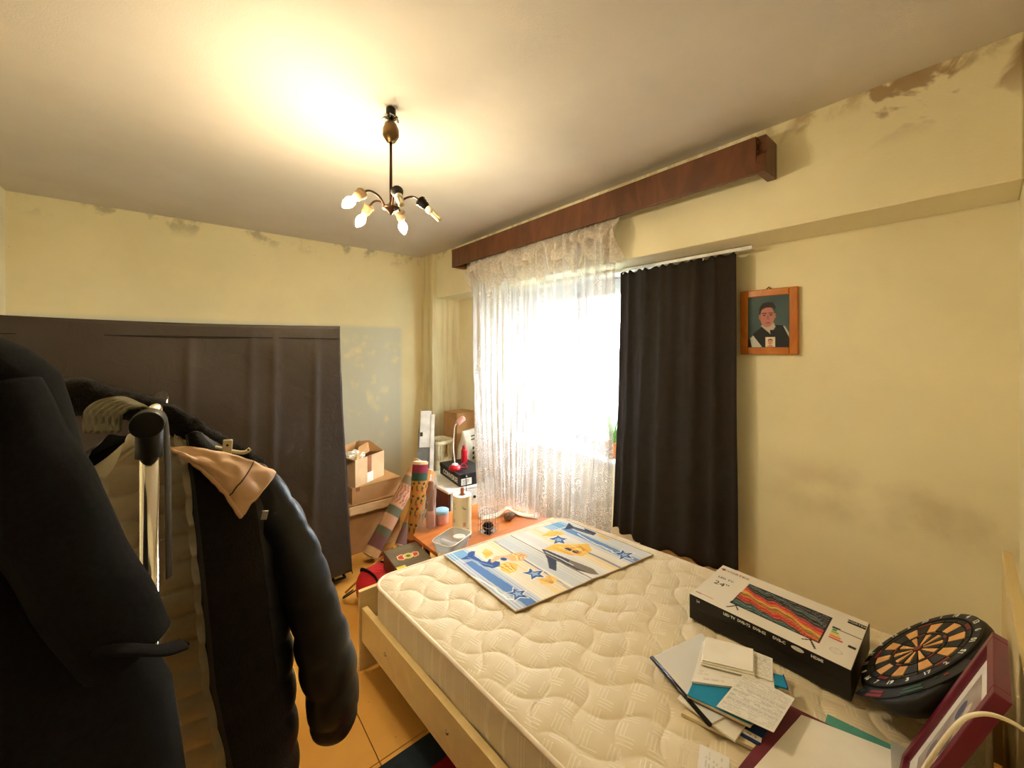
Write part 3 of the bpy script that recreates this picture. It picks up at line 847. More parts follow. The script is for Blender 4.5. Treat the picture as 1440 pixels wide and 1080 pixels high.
for s_ in ([(0.248, 0.611), (0.286, 0.628), (0.317, 0.586), (0.307, 0.649), (0.358, 0.68), (0.315, 0.709), (0.313, 0.766), (0.283, 0.726), (0.243, 0.734), (0.273, 0.676)],
           [(0.056, 0.781), (0.09, 0.797), (0.116, 0.754), (0.112, 0.811), (0.15, 0.831), (0.116, 0.857), (0.118, 0.916), (0.088, 0.878), (0.048, 0.894), (0.077, 0.834)],
           [(0.666, 0.255), (0.725, 0.264), (0.756, 0.241), (0.743, 0.298), (0.762, 0.355), (0.724, 0.352), (0.697, 0.416), (0.684, 0.363), (0.64, 0.358), (0.685, 0.312)],
           [(0.836, 0.792), (0.873, 0.817), (0.913, 0.79), (0.888, 0.846), (0.927, 0.885), (0.881, 0.89), (0.862, 0.947), (0.844, 0.895), (0.794, 0.898), (0.841, 0.853)]):
    c_ = np.mean(s_, 0)
    cv.poly([tuple(c_ + (np.array(p) - c_) * 1.22) for p in s_], sr(232, 228, 220)); cv.poly(s_, sr(66, 96, 156)); cv.poly([tuple(c_ + (np.array(p) - c_) * .5) for p in s_], sr(150, 176, 208))
gold, pale = sr(204, 146, 62), sr(246, 226, 170)
for k in range(5):       # hair strands, shell ribs, fin and belly lines
    f = k / 4
    cv.line([(.34 + .055 * f, .31 + .03 * f), (.345 + .05 * f, .36 + .02 * f), (.315 + .06 * f, .43 - .01 * f)], .0028, gold if k % 2 else pale, .69)
    cv.line([(.21 + .045 * f, .15 + .03 * f), (.205 + .04 * f, .22)], .0025, gold, .69)
    cv.line([(.19 + .07 * f, .41 + .02 * f), (.205 + .03 * f, .55)], .0025, pale if k % 2 else gold, .69)
    cv.line([(.60 + .15 * f, .41 + .10 * f), (.62 + .11 * f, .62 + .02 * f)], .003, pale if k % 2 else gold, .69)
    cv.line([(.28 + .06 * f, .77), (.30 + .015 * f, .865)], .0025, gold, .69)
    cv.line([(.68 + .10 * f, .16), (.735 + .05 * f, .24)], .0025, gold, .69)
cv.ell((.375, .37), (.022, .042), skin); cv.ell((.383, .36), (.004, .007), sr(70, 60, 60)); cv.ell((.383, .385), (.004, .007), sr(70, 60, 60)); cv.line([(.365, .365), (.366, .38)], .0025, sr(190, 90, 80), .69)
cv.line([(.10, .15), (.13, .30), (.16, .39)], .004, sr(120, 150, 196), .69); cv.line([(.93, .20), (.945, .40)], .004, sr(120, 128, 146), .69)
cv.line([(.495, 0), (.497, 1)], .0035, sr(150, 138, 116), .69)
A_, B_, C_, D_ = Vector((1.012, 1.765)), Vector((1.800, 1.656)), Vector((1.838, 1.090)), Vector((1.014, 1.205))
def mat_fn(u, v):
    p = A_.lerp(B_, u).lerp(D_.lerp(C_, u), v)
    z = ZM + .0075 + .004 * max(0, 1 - abs(u - .5) / .05) + .0015 * nz(u * 6, v * 6)
    return Vector((p.x, p.y, z))
mo = thing('printed_mat', 'blue and sand woven mat with mermaids dolphin and starfish on the mattress', 'mat', (1.42, 1.43, ZM + .006))
o_ = cv.build('woven_print', mat_fn, 'woven_print', mo, solid=.004, smooth=True); o_.matrix_parent_inverse = tmat(mo).inverted()
for e0, e1 in (((0, 0), (0, 1)), ((0, 1), (1, 1)), ((1, 1), (1, 0)), ((1, 0), (0, 0))):
    pth = [mat_fn(lerp(e0[0], e1[0], k / 16), lerp(e0[1], e1[1], k / 16)) for k in range(17)]
    MB().tube(pth, .003, 6).build('bound_edge', 'mat_edge' if e0[1] + e1[1] > 0 else 'quilt_piping', mo, True, world=True)

# ------------------------------------------------------------------ television box
TL, TW, TH = .488, .318, .093
TVM = Matrix.Translation((1.682, .505, ZM + .007)) @ Matrix.Rotation(R(-89.2), 4, 'Z')   # local x = image left to right, y = toward the wall
tv = thing('television_box', 'black and white flat television carton with a colourful screen printed on top', 'box', TVM.translation, rot=TVM.to_euler())
MB().box((0, 0, TH / 2), (TL, TW, TH)).build('carton', 'tv_black', tv, bevel=.003)
cv = Canvas(200, 110, sr(226, 218, 204))
cv.poly([(0.254, 0.196), (0.265, 0.796), (0.818, 0.791), (0.817, 0.192)], sr(20, 20, 22))
su = (cv.u - .262) / .548; sv = (cv.v - .21) / .57
ins = (su > 0) & (su < 1) & (sv > 0) & (sv < 1)
wob = .05 * np.sin(su * 6 + 1) + .035 * np.sin(su * 15 + sv * 6) + .02 * np.sin(su * 37 + sv * 13)
ln = sv + .42 * su - .18 + wob                 # streaks falling from the upper left to the lower right
cv.paint(ins, sr(50, 50, 66))
for c0, wd, cc in ((.86, .05, sr(70, 112, 122)), (.78, .05, sr(34, 36, 44)), (.70, .05, sr(60, 60, 54)), (.62, .035, sr(214, 60, 92)), (.57, .03, sr(226, 40, 44)), (.52, .03, sr(238, 110, 40)), (.46, .03, sr(246, 200, 70)),
                   (.40, .035, sr(150, 116, 44)), (.33, .04, sr(224, 120, 40)), (.26, .04, sr(214, 44, 50)), (.19, .04, sr(204, 60, 46)), (.12, .04, sr(70, 60, 44)), (.05, .05, sr(56, 116, 120)), (-.04, .05, sr(40, 84, 92))):
    cv.paint(ins * np.exp(-((ln - c0) / wd) ** 2), cc, .95)
cv.paint(ins * (np.sin(ln * 120 + su * 23) > .8) * (np.sin(su * 29 + sv * 5) > -.2), sr(24, 20, 26), .45)
cv.paint(ins * (np.sin(ln * 75 + su * 9 + 1) > .93), sr(250, 220, 150), .4)
cv.rect(.842, .935, .52, .60, sr(60, 58, 54), 0)
for k, cc in enumerate((sr(60, 140, 60), sr(150, 180, 60), sr(224, 196, 70), sr(226, 130, 50), sr(206, 60, 44))):
    cv.rect(.842, .868 + k * .012, .55 - k * .042, .582 - k * .042, cc)
cv.rect(.84, .88, .60, .63, sr(40, 38, 36)); cv.rect(.95, .985, .36, .40, sr(40, 38, 36)); cv.rect(.875, .995, .60, .61, sr(120, 112, 104))
cv.ell((.905, .20), (.035, .05), sr(190, 184, 172)); cv.ell((.905, .20), (.03, .042), sr(220, 212, 198))
cv.line([(.259, .082), (.30, .19)], .005, sr(30, 30, 30), .6); cv.line([(.33, .12), (.30, .19)], .005, sr(30, 30, 30), .6)
cv.line([(.733, .141), (.77, .19)], .005, sr(30, 30, 30), .6); cv.line([(.81, .075), (.77, .19)], .006, sr(30, 30, 30), .6)
cv.line([(.02, .105), (.15, .11)], .004, sr(170, 80, 84), .6)
cv.poly([(.895, .90), (1, .905), (1, .825), (.897, .818)], sr(24, 24, 24))
zt = TH + .0006
cv.build('lid_print', lambda u, v: ((u - .5) * (TL - .004), (v - .5) * (TW - .004), zt), 'print', tv)
tx = lambda u, v: ((u - .5) * TL, (v - .5) * TW, zt + .0004)
lettering('brand_lettering', '◆VORTEX', .020, 'red_ink', tv, tx(.13, .882), sx=1.15)
lettering('size_lettering', '24"', .040, 'dark_ink', tv, tx(.115, .50), sx=1.0)
lettering('model_lettering', 'LED TV', .018, 'dark_ink', tv, tx(.11, .66))
lettering('badge_lettering', 'VORTEX', .013, 'ink', tv, tx(.945, .862))
for u_, s_ in ((.30, 'LED TV'), (.40, 'DVB-T2'), (.50, 'DVB-S2'), (.62, 'DVB-C'), (.83, 'HDMI')):
    lettering('side_lettering', s_, .0125, 'ink', tv, ((u_ - .5) * TL, -TW / 2 - .0006, TH - .012), (R(90), 0, 0), bold=.0004)
m = MB(); m.lathe([(.016, -.0002), (.016, .0002)], 20, ((.725 - .5) * TL, -TW / 2 - .0005, TH - .012), Matrix.Rotation(R(90), 3, 'X') @ Matrix.Diagonal((1.1, .42, 1))); m.build('side_badge', 'ink', tv)
lettering('side_lettering', '24', .013, 'ink', tv, ((.07 - .5) * TL, -TW / 2 - .0006, TH - .014), (R(90), 0, 0))
MB().box((0, -TW / 2 - .0004, TH * .52), (TL - .01, .0008, .003)).build('flap_seam', 'black_plastic', tv)
MB().bb((-.06, -TW / 2 - .0018, .056), (.05, -TW / 2 - .0002, .062)).build('carry_slot', 'black_plastic', tv)

# ------------------------------------------------------------------ electronic dartboard
s_ = .902
xa = Vector((-.049, -.689, .723)); ya = Vector((.999, -.029, .040)); za = xa.cross(ya).normalized(); ya = za.cross(xa).normalized(); xa.normalize()
DM = Matrix((( xa.x, ya.x, za.x), (xa.y, ya.y, za.y), (xa.z, ya.z, za.z)))
dctr = Vector((1.831 * s_, .140 * s_, 1.5 - .978 * s_))
db = thing('dartboard', 'black electronic dartboard with tan segments leaning on the headboard', 'dartboard', dctr, rot=DM.to_euler())
RN = .185 * s_
ro = RN * 1.10
def outline(k):   # round top, flatter bottom that carries the display
    pts = []
    for i in range(72):
        a = 2 * PI * i / 72
        r = ro * k
        x, y = r * math.cos(a), r * math.sin(a)
        if y < 0:
            y *= 1.0 + .36 * (abs(math.sin(a)) ** 1.5)
            x *= 1.0 + .04 * abs(math.sin(2 * a))
        pts.append((x, y))
    return pts
rows = []
for k, z in ((.78, -.056), (.84, -.055), (.95, -.036), (1.0, -.018), (1.0, -.006), (.985, 0.0), (.96, .001)):
    rows.append([Vector((x, y, z)) for x, y in outline(k)])
MB().loft(rows).build('housing', 'dart_black', db, True)
MB().lathe([(RN * 1.075, .0005), (RN * 1.075, .006), (RN * 1.05, .008), (RN * .93, .008), (RN * .92, .004)], 64).build('number_ring', 'dart_black', db)
MB().lathe([(RN * .92, .001), (RN * .92, .004)], 64).build('face_plate', 'dart_dark', db)
def wedge(r0, r1, a0, a1, z0, z1, n=4):
    pts = [(r1 * math.cos(lerp(a0, a1, k / n)), r1 * math.sin(lerp(a0, a1, k / n))) for k in range(n + 1)]
    pts += [(r0 * math.cos(lerp(a1, a0, k / n)), r0 * math.sin(lerp(a1, a0, k / n))) for k in range(n + 1)]
    return MB().prism(pts, z0, z1)
order = [20, 1, 18, 4, 13, 6, 10, 15, 2, 17, 3, 19, 7, 16, 8, 11, 14, 9, 12, 5]
for i, nme in enumerate(order):
    a = R(90 - 18 * i); h = R(9 - .7)
    tan = i % 2 == 1
    for r0, r1, mm_ in ((.10, .43, 'dart_tan' if tan else 'dart_dark'), (.45, .50, 'dart_red' if not tan else 'dart_dark'), (.53, .79, 'dart_tan' if tan else 'dart_dark'), (.82, .89, 'dart_red' if not tan else 'dart_dark')):
        if r1 - r0 < .1: mm_ = 'dart_dark' if i % 4 else 'dart_red'
        hh = h if r0 > .2 else h * .8
        wedge(RN * r0, RN * r1, a - hh, a + hh, .004, .0065).build('segment', mm_, db)
    lettering('number', str(nme), .022, 'ink', db, (RN * math.cos(a), RN * math.sin(a), .0084), (0, 0, a - PI / 2 if not 170 < (math.degrees(a) % 360) < 370 else a + PI / 2), bold=.0006)
MB().lathe([(RN * .075, .004), (RN * .075, .008), (RN * .03, .0085)], 20).build('bullseye', 'dart_red', db)
cp = wedge(RN * 1.115, RN * 1.36, R(222), R(318), .0005, .003, 12).build('control_panel', 'black_plastic', db)
for a, r, sx_, sy_, mt_ in ((243, 1.2, .05, .011, 'panel_red'), (243, 1.29, .06, .011, 'panel_red'), (274, 1.2, .05, .011, 'panel_green'), (274, 1.29, .06, .011, 'panel_green'), (226, 1.24, .016, .012, 'panel_teal'), (299, 1.22, .012, .010, 'panel_red'), (292, 1.17, .008, .007, 'panel_green')):
    aa = R(a)
    MB().box((RN * r * math.cos(aa), RN * r * math.sin(aa), .0035), (sx_, sy_, .002), (0, 0, aa + PI / 2)).build('button', mt_, cp, bevel=.0008)

# ------------------------------------------------------------------ picture leaning on the headboard
x0, x1 = 1.165, 1.415
pb, pt = Vector((0, .128, .447)), Vector((0, -.022, .852))
up = (pt - pb); PHh = up.length; up.normalize(); nrm = Vector((0, up.z, -up.y))      # faces +Y and up
if nrm.y < 0: nrm = -nrm
org = Vector((x0, pb.y, pb.z))
PMx = Matrix(((-1, up.x, nrm.x), (0, up.y, nrm.y), (0, up.z, nrm.z)))
lp = thing('picture_frame', 'burgundy framed picture with white mount propped against the headboard', 'picture', Vector(((x0 + x1) / 2, pb.y, pb.z)), rot=PMx.to_euler())
W2 = (x1 - x0) / 2; b_ = .026
for (a, c, b, d) in ((-W2, 0, -W2 + b_, PHh), (W2 - b_, 0, W2, PHh), (-W2 + b_, 0, W2 - b_, b_), (-W2 + b_, PHh - b_, W2 - b_, PHh)):
    MB().bb((a, c, -.008), (b, d, .016)).build('frame_side', 'burgundy', lp, bevel=.002)
MB().bb((-W2 + .01, .01, -.006), (W2 - .01, PHh - .01, .004)).build('mount', 'paper', lp)
cv = Canvas(50, 80, sr(176, 160, 148))
cv.paint(.5 + .5 * np.sin(cv.u * 9 + 3 * np.sin(cv.v * 6)), sr(140, 112, 100), .7)
cv.ell((.3, .3), (.14, .1), sr(58, 66, 96)); cv.ell((.7, .52), (.16, .12), sr(74, 70, 80)); cv.ell((.35, .75), (.2, .1), sr(96, 82, 84)); cv.ell((.55, .2), (.1, .07), sr(220, 196, 176)); cv.ell((.5, .62), (.1, .2), sr(196, 170, 152))
cv.build('print', lambda u, v: (lerp(-W2 + .062, W2 - .062, u), lerp(PHh - .075, .075, v), .0046), 'print', lp)
MB().bb((-W2 + b_, b_, .006), (W2 - b_, PHh - b_, .0075)).build('glass', 'picture_glass', lp)

cb = MB().tube(smooth_path([(.99, .20, .449), (1.02, .16, .50), (1.035, .10, .64), (1.041, .074, .733), (1.056, .036, .83), (1.07, .0115, .859), (1.087, -.016, .862), (1.10, -.045, .846), (1.105, -.072, .80), (1.105, -.074, .60), (1.105, -.074, .45)], 8), .0034, 8).build('charging_cable', 'cable', None, True)
tag(cb, 'thin white cable looping over the propped burgundy picture', 'cable')

# ------------------------------------------------------------------ paper things on the mattress
ZP = ZM + .0045
def sheet(name, label, corners, z, th, mat, cat, group=None, bevel=.0005, canvas=None):
    """quad slab given by four ground corners"""
    c = np.mean(np.array(corners), 0)
    t = thing(name, label, cat, (c[0], c[1], z), group=group)
    m = MB().prism([(x - c[0], y - c[1]) for x, y in corners], 0, th)
    m.build('body', mat, t, bevel=bevel)
    if canvas is not None:
        q = [Vector((x - c[0], y - c[1])) for x, y in corners]
        def fn(u, v):
            p = q[0].lerp(q[1], u).lerp(q[3].lerp(q[2], u), v)
            return Vector((p.x, p.y, th + .0004))
        canvas.build('print', fn, 'print', t)
    return t
def rectc(cx, cy, w, h, deg):
    a = R(deg); u = Vector((math.cos(a), math.sin(a))); v = Vector((-u.y, u.x)); c = Vector((cx, cy))
    return [tuple(c + u * sx * w / 2 + v * sy * h / 2) for sx, sy in ((-1, 1), (1, 1), (1, -1), (-1, -1))]
def text_canvas(nu, nv, bg, ink, rows, fill=.8, seed=1, m0=.1):
    cvs = Canvas(nu, nv, bg)
    for r in range(rows):
        v0 = lerp(m0, 1 - m0, (r + .2) / rows); x = m0
        while x < 1 - m0:
            w_ = .03 + .10 * hsh(r * 31 + x * 97, seed)
            if hsh(r * 17 + x * 51, seed + 1) < fill:
                cvs.rect(x, min(x + w_, 1 - m0), v0, v0 + .45 * (1 - 2 * m0) / rows, ink, .6)
            x += w_ + .015
    return cvs
# directions: X toward the wall, Y toward the foot of the bed
sheet('notebook', 'thick cream notebook at the bottom of the paper pile', [(1.096, .562), (1.290, .556), (1.345, .376), (1.148, .386)], ZP, .009, 'paper_cream', 'notebook')
z_ = ZP + .0095
t = sheet('booklet', 'navy blue booklet with a white label under the paper pile', [(1.144, .495), (1.30, .50), (1.325, .380), (1.160, .384)], z_, .006, 'navy_card', 'booklet')
p0 = Vector((1.172 - t.location.x, .405 - t.location.y))
MB().box((p0.x, p0.y, .0065), (.045, .016, .001), (0, 0, R(-80))).build('label_sticker', 'paper', t)
lettering('label_lettering', 'Nr. 2', .010, 'red_ink', t, (p0.x, p0.y, .0071), (0, 0, R(-80)))
z_ += .0065
sheet('exercise_book', 'white exercise book with curled corner below the black spined report', [(1.118, .585), (1.30, .60), (1.30, .425), (1.115, .425)], z_, .006, 'paper', 'notebook')
z_ += .0065
# report in a clear cover with a black slide spine
q4 = [(1.197, .714), (1.438, .660), (1.290, .434), (1.105, .486)]
t = sheet('report', 'printed report in a clear cover with a black slide spine', q4, z_, .003, 'paper', 'report', None, .0005,
          text_canvas(60, 60, sr(232, 228, 222), sr(150, 142, 136), 14, .4, 4, .14))
MB().tube([Vector((1.197 - t.location.x, .716 - t.location.y, .003)), Vector((1.105 - t.location.x, .484 - t.location.y, .003))], .0075, 8, True, .7).build('spine', 'spine', t, True)
MB().prism([(x - t.location.x, y - t.location.y) for x, y in q4], .0042, .0046).build('clear_cover', 'clear_sleeve', t)
z_ += .0055
sheet('folder_orange', 'thin orange booklet between the report and the blue folder', [(1.138, .560), (1.33, .585), (1.360, .405), (1.175, .412)], z_, .003, 'orange_card', 'booklet')
z_ += .0035
sheet('paper_stack', 'stack of cream printed sheets under the blue folder', [(1.133, .563), (1.330, .595), (1.363, .398), (1.173, .409)], z_, .008, 'paper_cream', 'papers')
z_ += .0085
sheet('card_folder', 'bright cyan card folder in the middle of the paper pile', [(1.130, .562), (1.330, .595), (1.372, .400), (1.175, .406)], z_, .003, 'cyan_card', 'folder')
z_ += .0035
sheet('document_sleeve', 'clear sleeve of white documents on the cyan folder', [(1.368, .626), (1.467, .448), (1.330, .398), (1.178, .571)], z_, .006, 'paper', 'documents', None, .0005,
      text_canvas(50, 50, sr(232, 228, 220), sr(190, 184, 176), 16, .5, 9, .06))
tsp = thing('spiral_notebook', 'small blue spiral bound notebook sticking out of the paper pile', 'notebook', (1.388, .408, z_))
MB().box((0, 0, .002), (.04, .05, .004), (0, 0, R(-62))).build('cover', 'cyan_card', tsp)
for k in range(6):
    d_ = Vector((math.cos(R(-62)), math.sin(R(-62)))); n_ = Vector((-d_.y, d_.x))
    q = d_ * .02 + n_ * (-.022 + .009 * k)
    MB().tube([Vector((q.x + .004 * math.cos(a), q.y + .002 * math.cos(a), .003 + .004 * math.sin(a))) for a in [j * PI / 4 for j in range(9)]], .0014, 5, False).build('coil', 'blue_plastic', tsp)
z_ += .0068
sheet('printed_sheets', 'folded printed sheets at the top of the pile behind the envelopes', [(1.448, .500), (1.462, .444), (1.362, .414), (1.340, .470)], z_, .003, 'paper', 'papers', None, .0004,
      text_canvas(36, 36, sr(230, 226, 216), sr(150, 144, 136), 12, .7, 3, .06))
for k, lab in enumerate(('lowest of the three white envelopes stacked on the paper pile', 'middle one of the three white envelopes on the paper pile', 'plain white envelope topmost of the three on the paper pile')):
    d_ = (2 - k) * .004
    sheet('envelope', lab, [(1.378 - d_, .618 + d_ * .4), (1.440 - d_, .493 - d_ * .6), (1.338 - d_, .458 - d_), (1.264 - d_, .580)], z_ + .0036 + k * .0045, .004, 'paper', 'envelope', 'envelopes on the paper pile', .001)
t = sheet('handwritten_sheet', 'sheet covered with dense handwriting lying slanted on the paper pile', [(1.328, .480), (1.340, .352), (1.180, .356), (1.142, .484)], z_ + .0045, .0012, 'paper', 'sheet', None, 0,
      text_canvas(90, 70, sr(228, 224, 214), sr(150, 148, 150), 24, .85, 6, .04))
sheet('torn_paper', 'small white scrap of paper beside the burgundy folder', rectc(1.035, .445, .07, .07, 20), ZP, .001, 'paper', 'paper', None, 0, text_canvas(20, 20, sr(232, 228, 222), sr(170, 168, 164), 5, .5, 2, .2))
# burgundy folder, white sheet and teal folder
sheet('teal_folder', 'teal card folder under the large white sheet', [(1.425, .295), (1.452, .120), (1.00, .085), (.97, .27)], ZP, .003, 'teal_card', 'folder')
sheet('burgundy_folder', 'burgundy folder with a stiff edge under the large white sheet', [(1.362, .375), (1.392, .180), (.98, .16), (.95, .405)], ZP + .0035, .009, 'burgundy_card', 'folder', None, .002)
sheet('blank_sheet', 'large blank white sheet lying on the burgundy folder', [(1.348, .338), (1.418, .135), (1.13, .080), (1.072, .372)], ZP + .0135, .002, 'paper', 'sheet', None, .0005)
pn = thing('pen', 'blue pen lying on the corner of the large white sheet', 'pen', (1.415, .122, ZP + .0215))
MB().tube([(0, 0, 0), (-.05, -.004, 0), (-.10, -.008, 0)], [.0045, .0045, .004], 8).build('barrel', 'blue_plastic', pn, True)
MB().tube([(.002, .004, .004), (-.03, .002, .006)], .0014, 6).build('clip', 'steel', pn, True)
sheet('clear_pocket', 'clear plastic pocket lying under the blue pen', [(1.440, .165), (1.450, .095), (1.34, .085), (1.33, .15)], ZP + .0158, .0008, 'clear_sleeve', 'sleeve', None, 0)

# ------------------------------------------------------------------ floor rug by the bed
rg = thing('floor_rug', 'navy bordered red rug on the floor beside and under the bed', 'rug', (1.1, .9, 0))
MB().bb((.36, .2, .0005), (1.8, 1.385, .009)).build('border', 'navy_card', rg, world=True, bevel=.003)
rg.children[0].data.materials[0] = cloth('rug_navy', sr(34, 44, 54), .3, 60, .6, 500)
MB().bb((.49, .33, .008), (1.67, 1.262, .0105)).build('field', cloth('rug_red', sr(150, 20, 34), .25, 60, .6, 500), rg, world=True)

# ------------------------------------------------------------------ fabric wardrobe
WX0, WX1, WYF, WYK, WZT = -.76, .735, 2.62, 3.08, 1.645
fw = thing('fabric_wardrobe', 'tall dark brown fabric wardrobe standing along the back wall', 'wardrobe', ((WX0 + WX1) / 2, 2.85, 0))
for x in (WX0 + .02, -.02, WX1 - .02):
    for y in (WYF + .03, WYK - .03):
        MB().tube([(x, y, 0), (x, y, WZT - .02)], .009, 8).build('post', 'steel', fw, True, world=True)
def front_fn(u, v):
    x = lerp(WX0, WX1 + .012, u) + .075 * (v ** 1.3) * max(0, u - .55) / .45
    z = lerp(WZT, .07, v)
    y = WYF - .006 + .012 * nz(x * 2.2, z * 1.6) + .008 * math.sin((x * .7 + z) * 9) * math.sin(PI * u)
    for px in (-.02, .25, .36, .58):
        y -= .010 * math.exp(-((x - px - .02 * z) / .018) ** 2) * min(1, v * 8)
    return Vector((x, y, z - .012 * math.sin(PI * u) * (1 - v)))
MB().grid(front_fn, 130, 90).build('front_cover', 'wardrobe', fw, True, world=True, solid=.003)
MB().grid(lambda u, v: (lerp(WX0, WX1 + .012, u), lerp(WYF, WYK, v), WZT - .012 * math.sin(PI * u) - .015 * math.sin(PI * v)), 30, 12).build('top_cover', 'wardrobe', fw, True, world=True, solid=.003)
def side_fn(u, v):      # right side: hangs open at the lower front corner
    z = lerp(WZT - .002, .12, v)
    return Vector((WX1 + .012 + .075 * v ** 1.3 + .010 * nz(u * 4, z * 3), lerp(WYF + .09 * max(0, v - .5) * 2, WYK, u), z))
MB().grid(side_fn, 24, 60).build('side_cover', 'wardrobe', fw, True, world=True, solid=.003)
def hang_fn(u, v):
    z = lerp(1.0, .05, v)
    return Vector((WX1 + .03 + .05 * v + .012 * math.sin(v * 7 + u * 3), WYF + .0 + .085 * u * (.4 + .6 * v) + .01 * math.sin(v * 11), z))
MB().grid(lambda u, v: (WX0, lerp(WYF, WYK, u), lerp(WZT - .002, .07, v)), 8, 20).build('side_cover', 'wardrobe', fw, True, world=True, solid=.003)
MB().grid(lambda u, v: (lerp(WX0, WX1 + .012, u), WYK, lerp(WZT - .002, .07, v)), 8, 20).build('back_cover', 'wardrobe', fw, True, world=True, solid=.003)
MB().bb((WX0 + .01, WYF - .010, WZT - .082), (WX1 + .01, WYF - .007, WZT - .078)).build('seam', 'black_fabric', fw, world=True)
for z in (.09, .36):
    MB().bb((WX0 + .01, WYF + .02, z), (WX1 + .06, WYK - .02, z + .012)).build('shelf', 'black_fabric', fw, world=True)
MB().tube([(WX1 + .05, WYF + .02, .03), (WX1 + .055, WYK - .03, .03)], .008, 8).build('base_rail', 'dark_metal', fw, True, world=True)
MB().tube([(WX0, WYF + .02, .03), (WX1 + .05, WYF + .02, .03)], .008, 8).build('base_rail', 'dark_metal', fw, True, world=True)
MB().grid(hang_fn, 10, 40).build('loose_flap', 'black_fabric', fw, True, world=True, solid=.003)

# ------------------------------------------------------------------ clothes rack with coats
rk = thing('clothes_rack', 'chrome double clothes rail with black end caps', 'clothes rack', (-.2, 1.25, 0))
RX, RY, RZ = -.047, .82, 1.385
def rpart(name, pts, r, mat='chrome'): return MB().tube(pts, r, 16).build(name, mat, rk, True, world=True)
rpart('upright', [(RX + .002, RY + .008, .05), (RX + .002, RY + .008, RZ - .02)], .0115)
rpart('upright', [(RX, 1.30, .05), (RX, 1.30, RZ)], .0115)
rpart('upright', [(-.36, .86, .05), (-.36, .86, 1.62)], .0115); rpart('upright', [(-.36, 1.48, .05), (-.36, 1.48, 1.62)], .0115)
rpart('hanging_rail', [(RX, RY + .02, RZ), (RX, 1.31, RZ)], .0115)
rpart('hanging_rail', [(-.36, .45, 1.62), (-.36, 1.48, 1.62)], .0115)
rpart('foot_bar', [(-.36, .86, .04), (RX + .12, RY + .008, .04)], .012, 'black_plastic'); rpart('foot_bar', [(-.36, 1.30, .04), (RX + .12, 1.30, .04)], .012, 'black_plastic')
rpart('foot_bar', [(-.36, .5, .04), (-.36, 1.62, .04)], .012, 'black_plastic')
for x, y in ((RX + .1, RY + .008), (RX + .1, 1.30), (-.36, .55), (-.36, 1.60)):
    MB().sphere((x, y, .02), .02, 12, 8).build('castor', 'black_plastic', rk, True, world=True)
e_ = MB(); e_.tube([(RX, RY - .012, RZ), (RX, RY - .0115, RZ), (RX, RY + .04, RZ)], [.019, .0205, .0205], 28)
e_.build('end_cap', 'black_plastic', rk, True, world=True, bevel=.003)
MB().tube([(RX + .002, RY + .008, RZ - .052), (RX + .002, RY + .008, RZ)], .0165, 20).build('elbow_sleeve', 'black_plastic', rk, True, world=True)

# puffer jacket -----------------------------------------------------------
pj = thing('puffer_jacket', 'black padded jacket with beige quilted lining hanging open on the rack', 'jacket', (-.04, 1.02, .45))
JCX, JCY = -.045, 1.03
AZ = [.42, .6, .85, 1.05, 1.18, 1.235, 1.285, 1.33, 1.36]; AV = [.240, .240, .226, .210, .195, .175, .115, .07, .05]
BV = [.075, .08, .085, .085, .08, .07, .06, .05, .04]
FX = [.09, .07, .032, .018, .008, .004, .0, -.005, -.01]       # right flap edge
def shell(u, v, off=0.0, baf=.008, period=.062, inner=False):
    z = lerp(.44, 1.335, 1 - v)
    a = interp(z, AZ, AV) - off; b = interp(z, AZ, BV) - off
    fr = (interp(z, AZ, FX) - JCX) / (a + off); flx = (-.125 - JCX) / (a + off)
    th0 = -math.acos(max(-1, min(1, fr)))            # right flap, going through the right side to the back
    th1 = -2 * PI + math.acos(max(-1, min(1, -abs(flx)))) * -1 + 2 * PI + PI * 0
    th1 = 2 * PI - math.acos(max(-1, min(1, flx)))
    th = lerp(th0, th1, u)
    k = baf * abs(math.sin(PI * z / period)) ** .6
    x = JCX + (a + k) * math.cos(th); y = JCY + (b + k) * math.sin(th)
    return Vector((x, y, z + .004 * math.sin(u * 30)))
MB().grid(lambda u, v: shell(u, v, 0, .009, .085), 120, 130).build('outer_shell', 'puffer', pj, True, world=True)
MB().grid(lambda u, v: shell(u, v, .020, -.014, .058), 120, 220).build('lining', 'puffer_lining', pj, True, world=True)
# wide inner front band along the open edge
def band(u, v):
    p = shell(.006 + .10 * u, v, -.006, .003, .085)
    return p + Vector((0, -.008 * math.sin(PI * u), 0))
MB().grid(band, 14, 110).build('front_placket', 'fur', pj, True, world=True)
def zipper(u, v): return shell(.002 + .006 * u, v, -.004, .0, .08) + Vector((0, -.006, 0))
MB().grid(zipper, 2, 90).build('zip', 'black_plastic', pj, True, world=True)
def sleeve(name, pts, rad, mirror=False, parent=pj, mat='puffer', per=.075, amp=.007, flat=1.0):
    pth = smooth_path(pts, 12); n = len(pth)
    rr = []; s = 0
    for i, p in enumerate(pth):
        if i: s += (p - pth[i - 1]).length
        t = i / (n - 1) * (len(rad) - 1); k = min(int(t), len(rad) - 2)
        rr.append(lerp(rad[k], rad[k + 1], t - k) + amp * (abs(math.sin(PI * s / per)) ** .6 - .6))
    m = MB(); m.tube(pth, rr, 28, True, flat)
    m.v = [tuple(Vector(q) + Vector((nz(q[0] * 18, q[1] * 18, q[2] * 14), nz(q[0] * 18 + 5, q[1] * 18, q[2] * 14), 0)) * .006) for q in m.v]
    return m.build(name, mat, parent, True, world=True)
sleeve('sleeve', [(.115, 1.03, 1.215), (.160, 1.01, 1.12), (.200, 1.0, 1.0), (.237, .99, .85), (.262, .985, .72), (.268, .985, .635), (.270, .985, .60)], [.035, .044, .050, .054, .058, .052, .036])
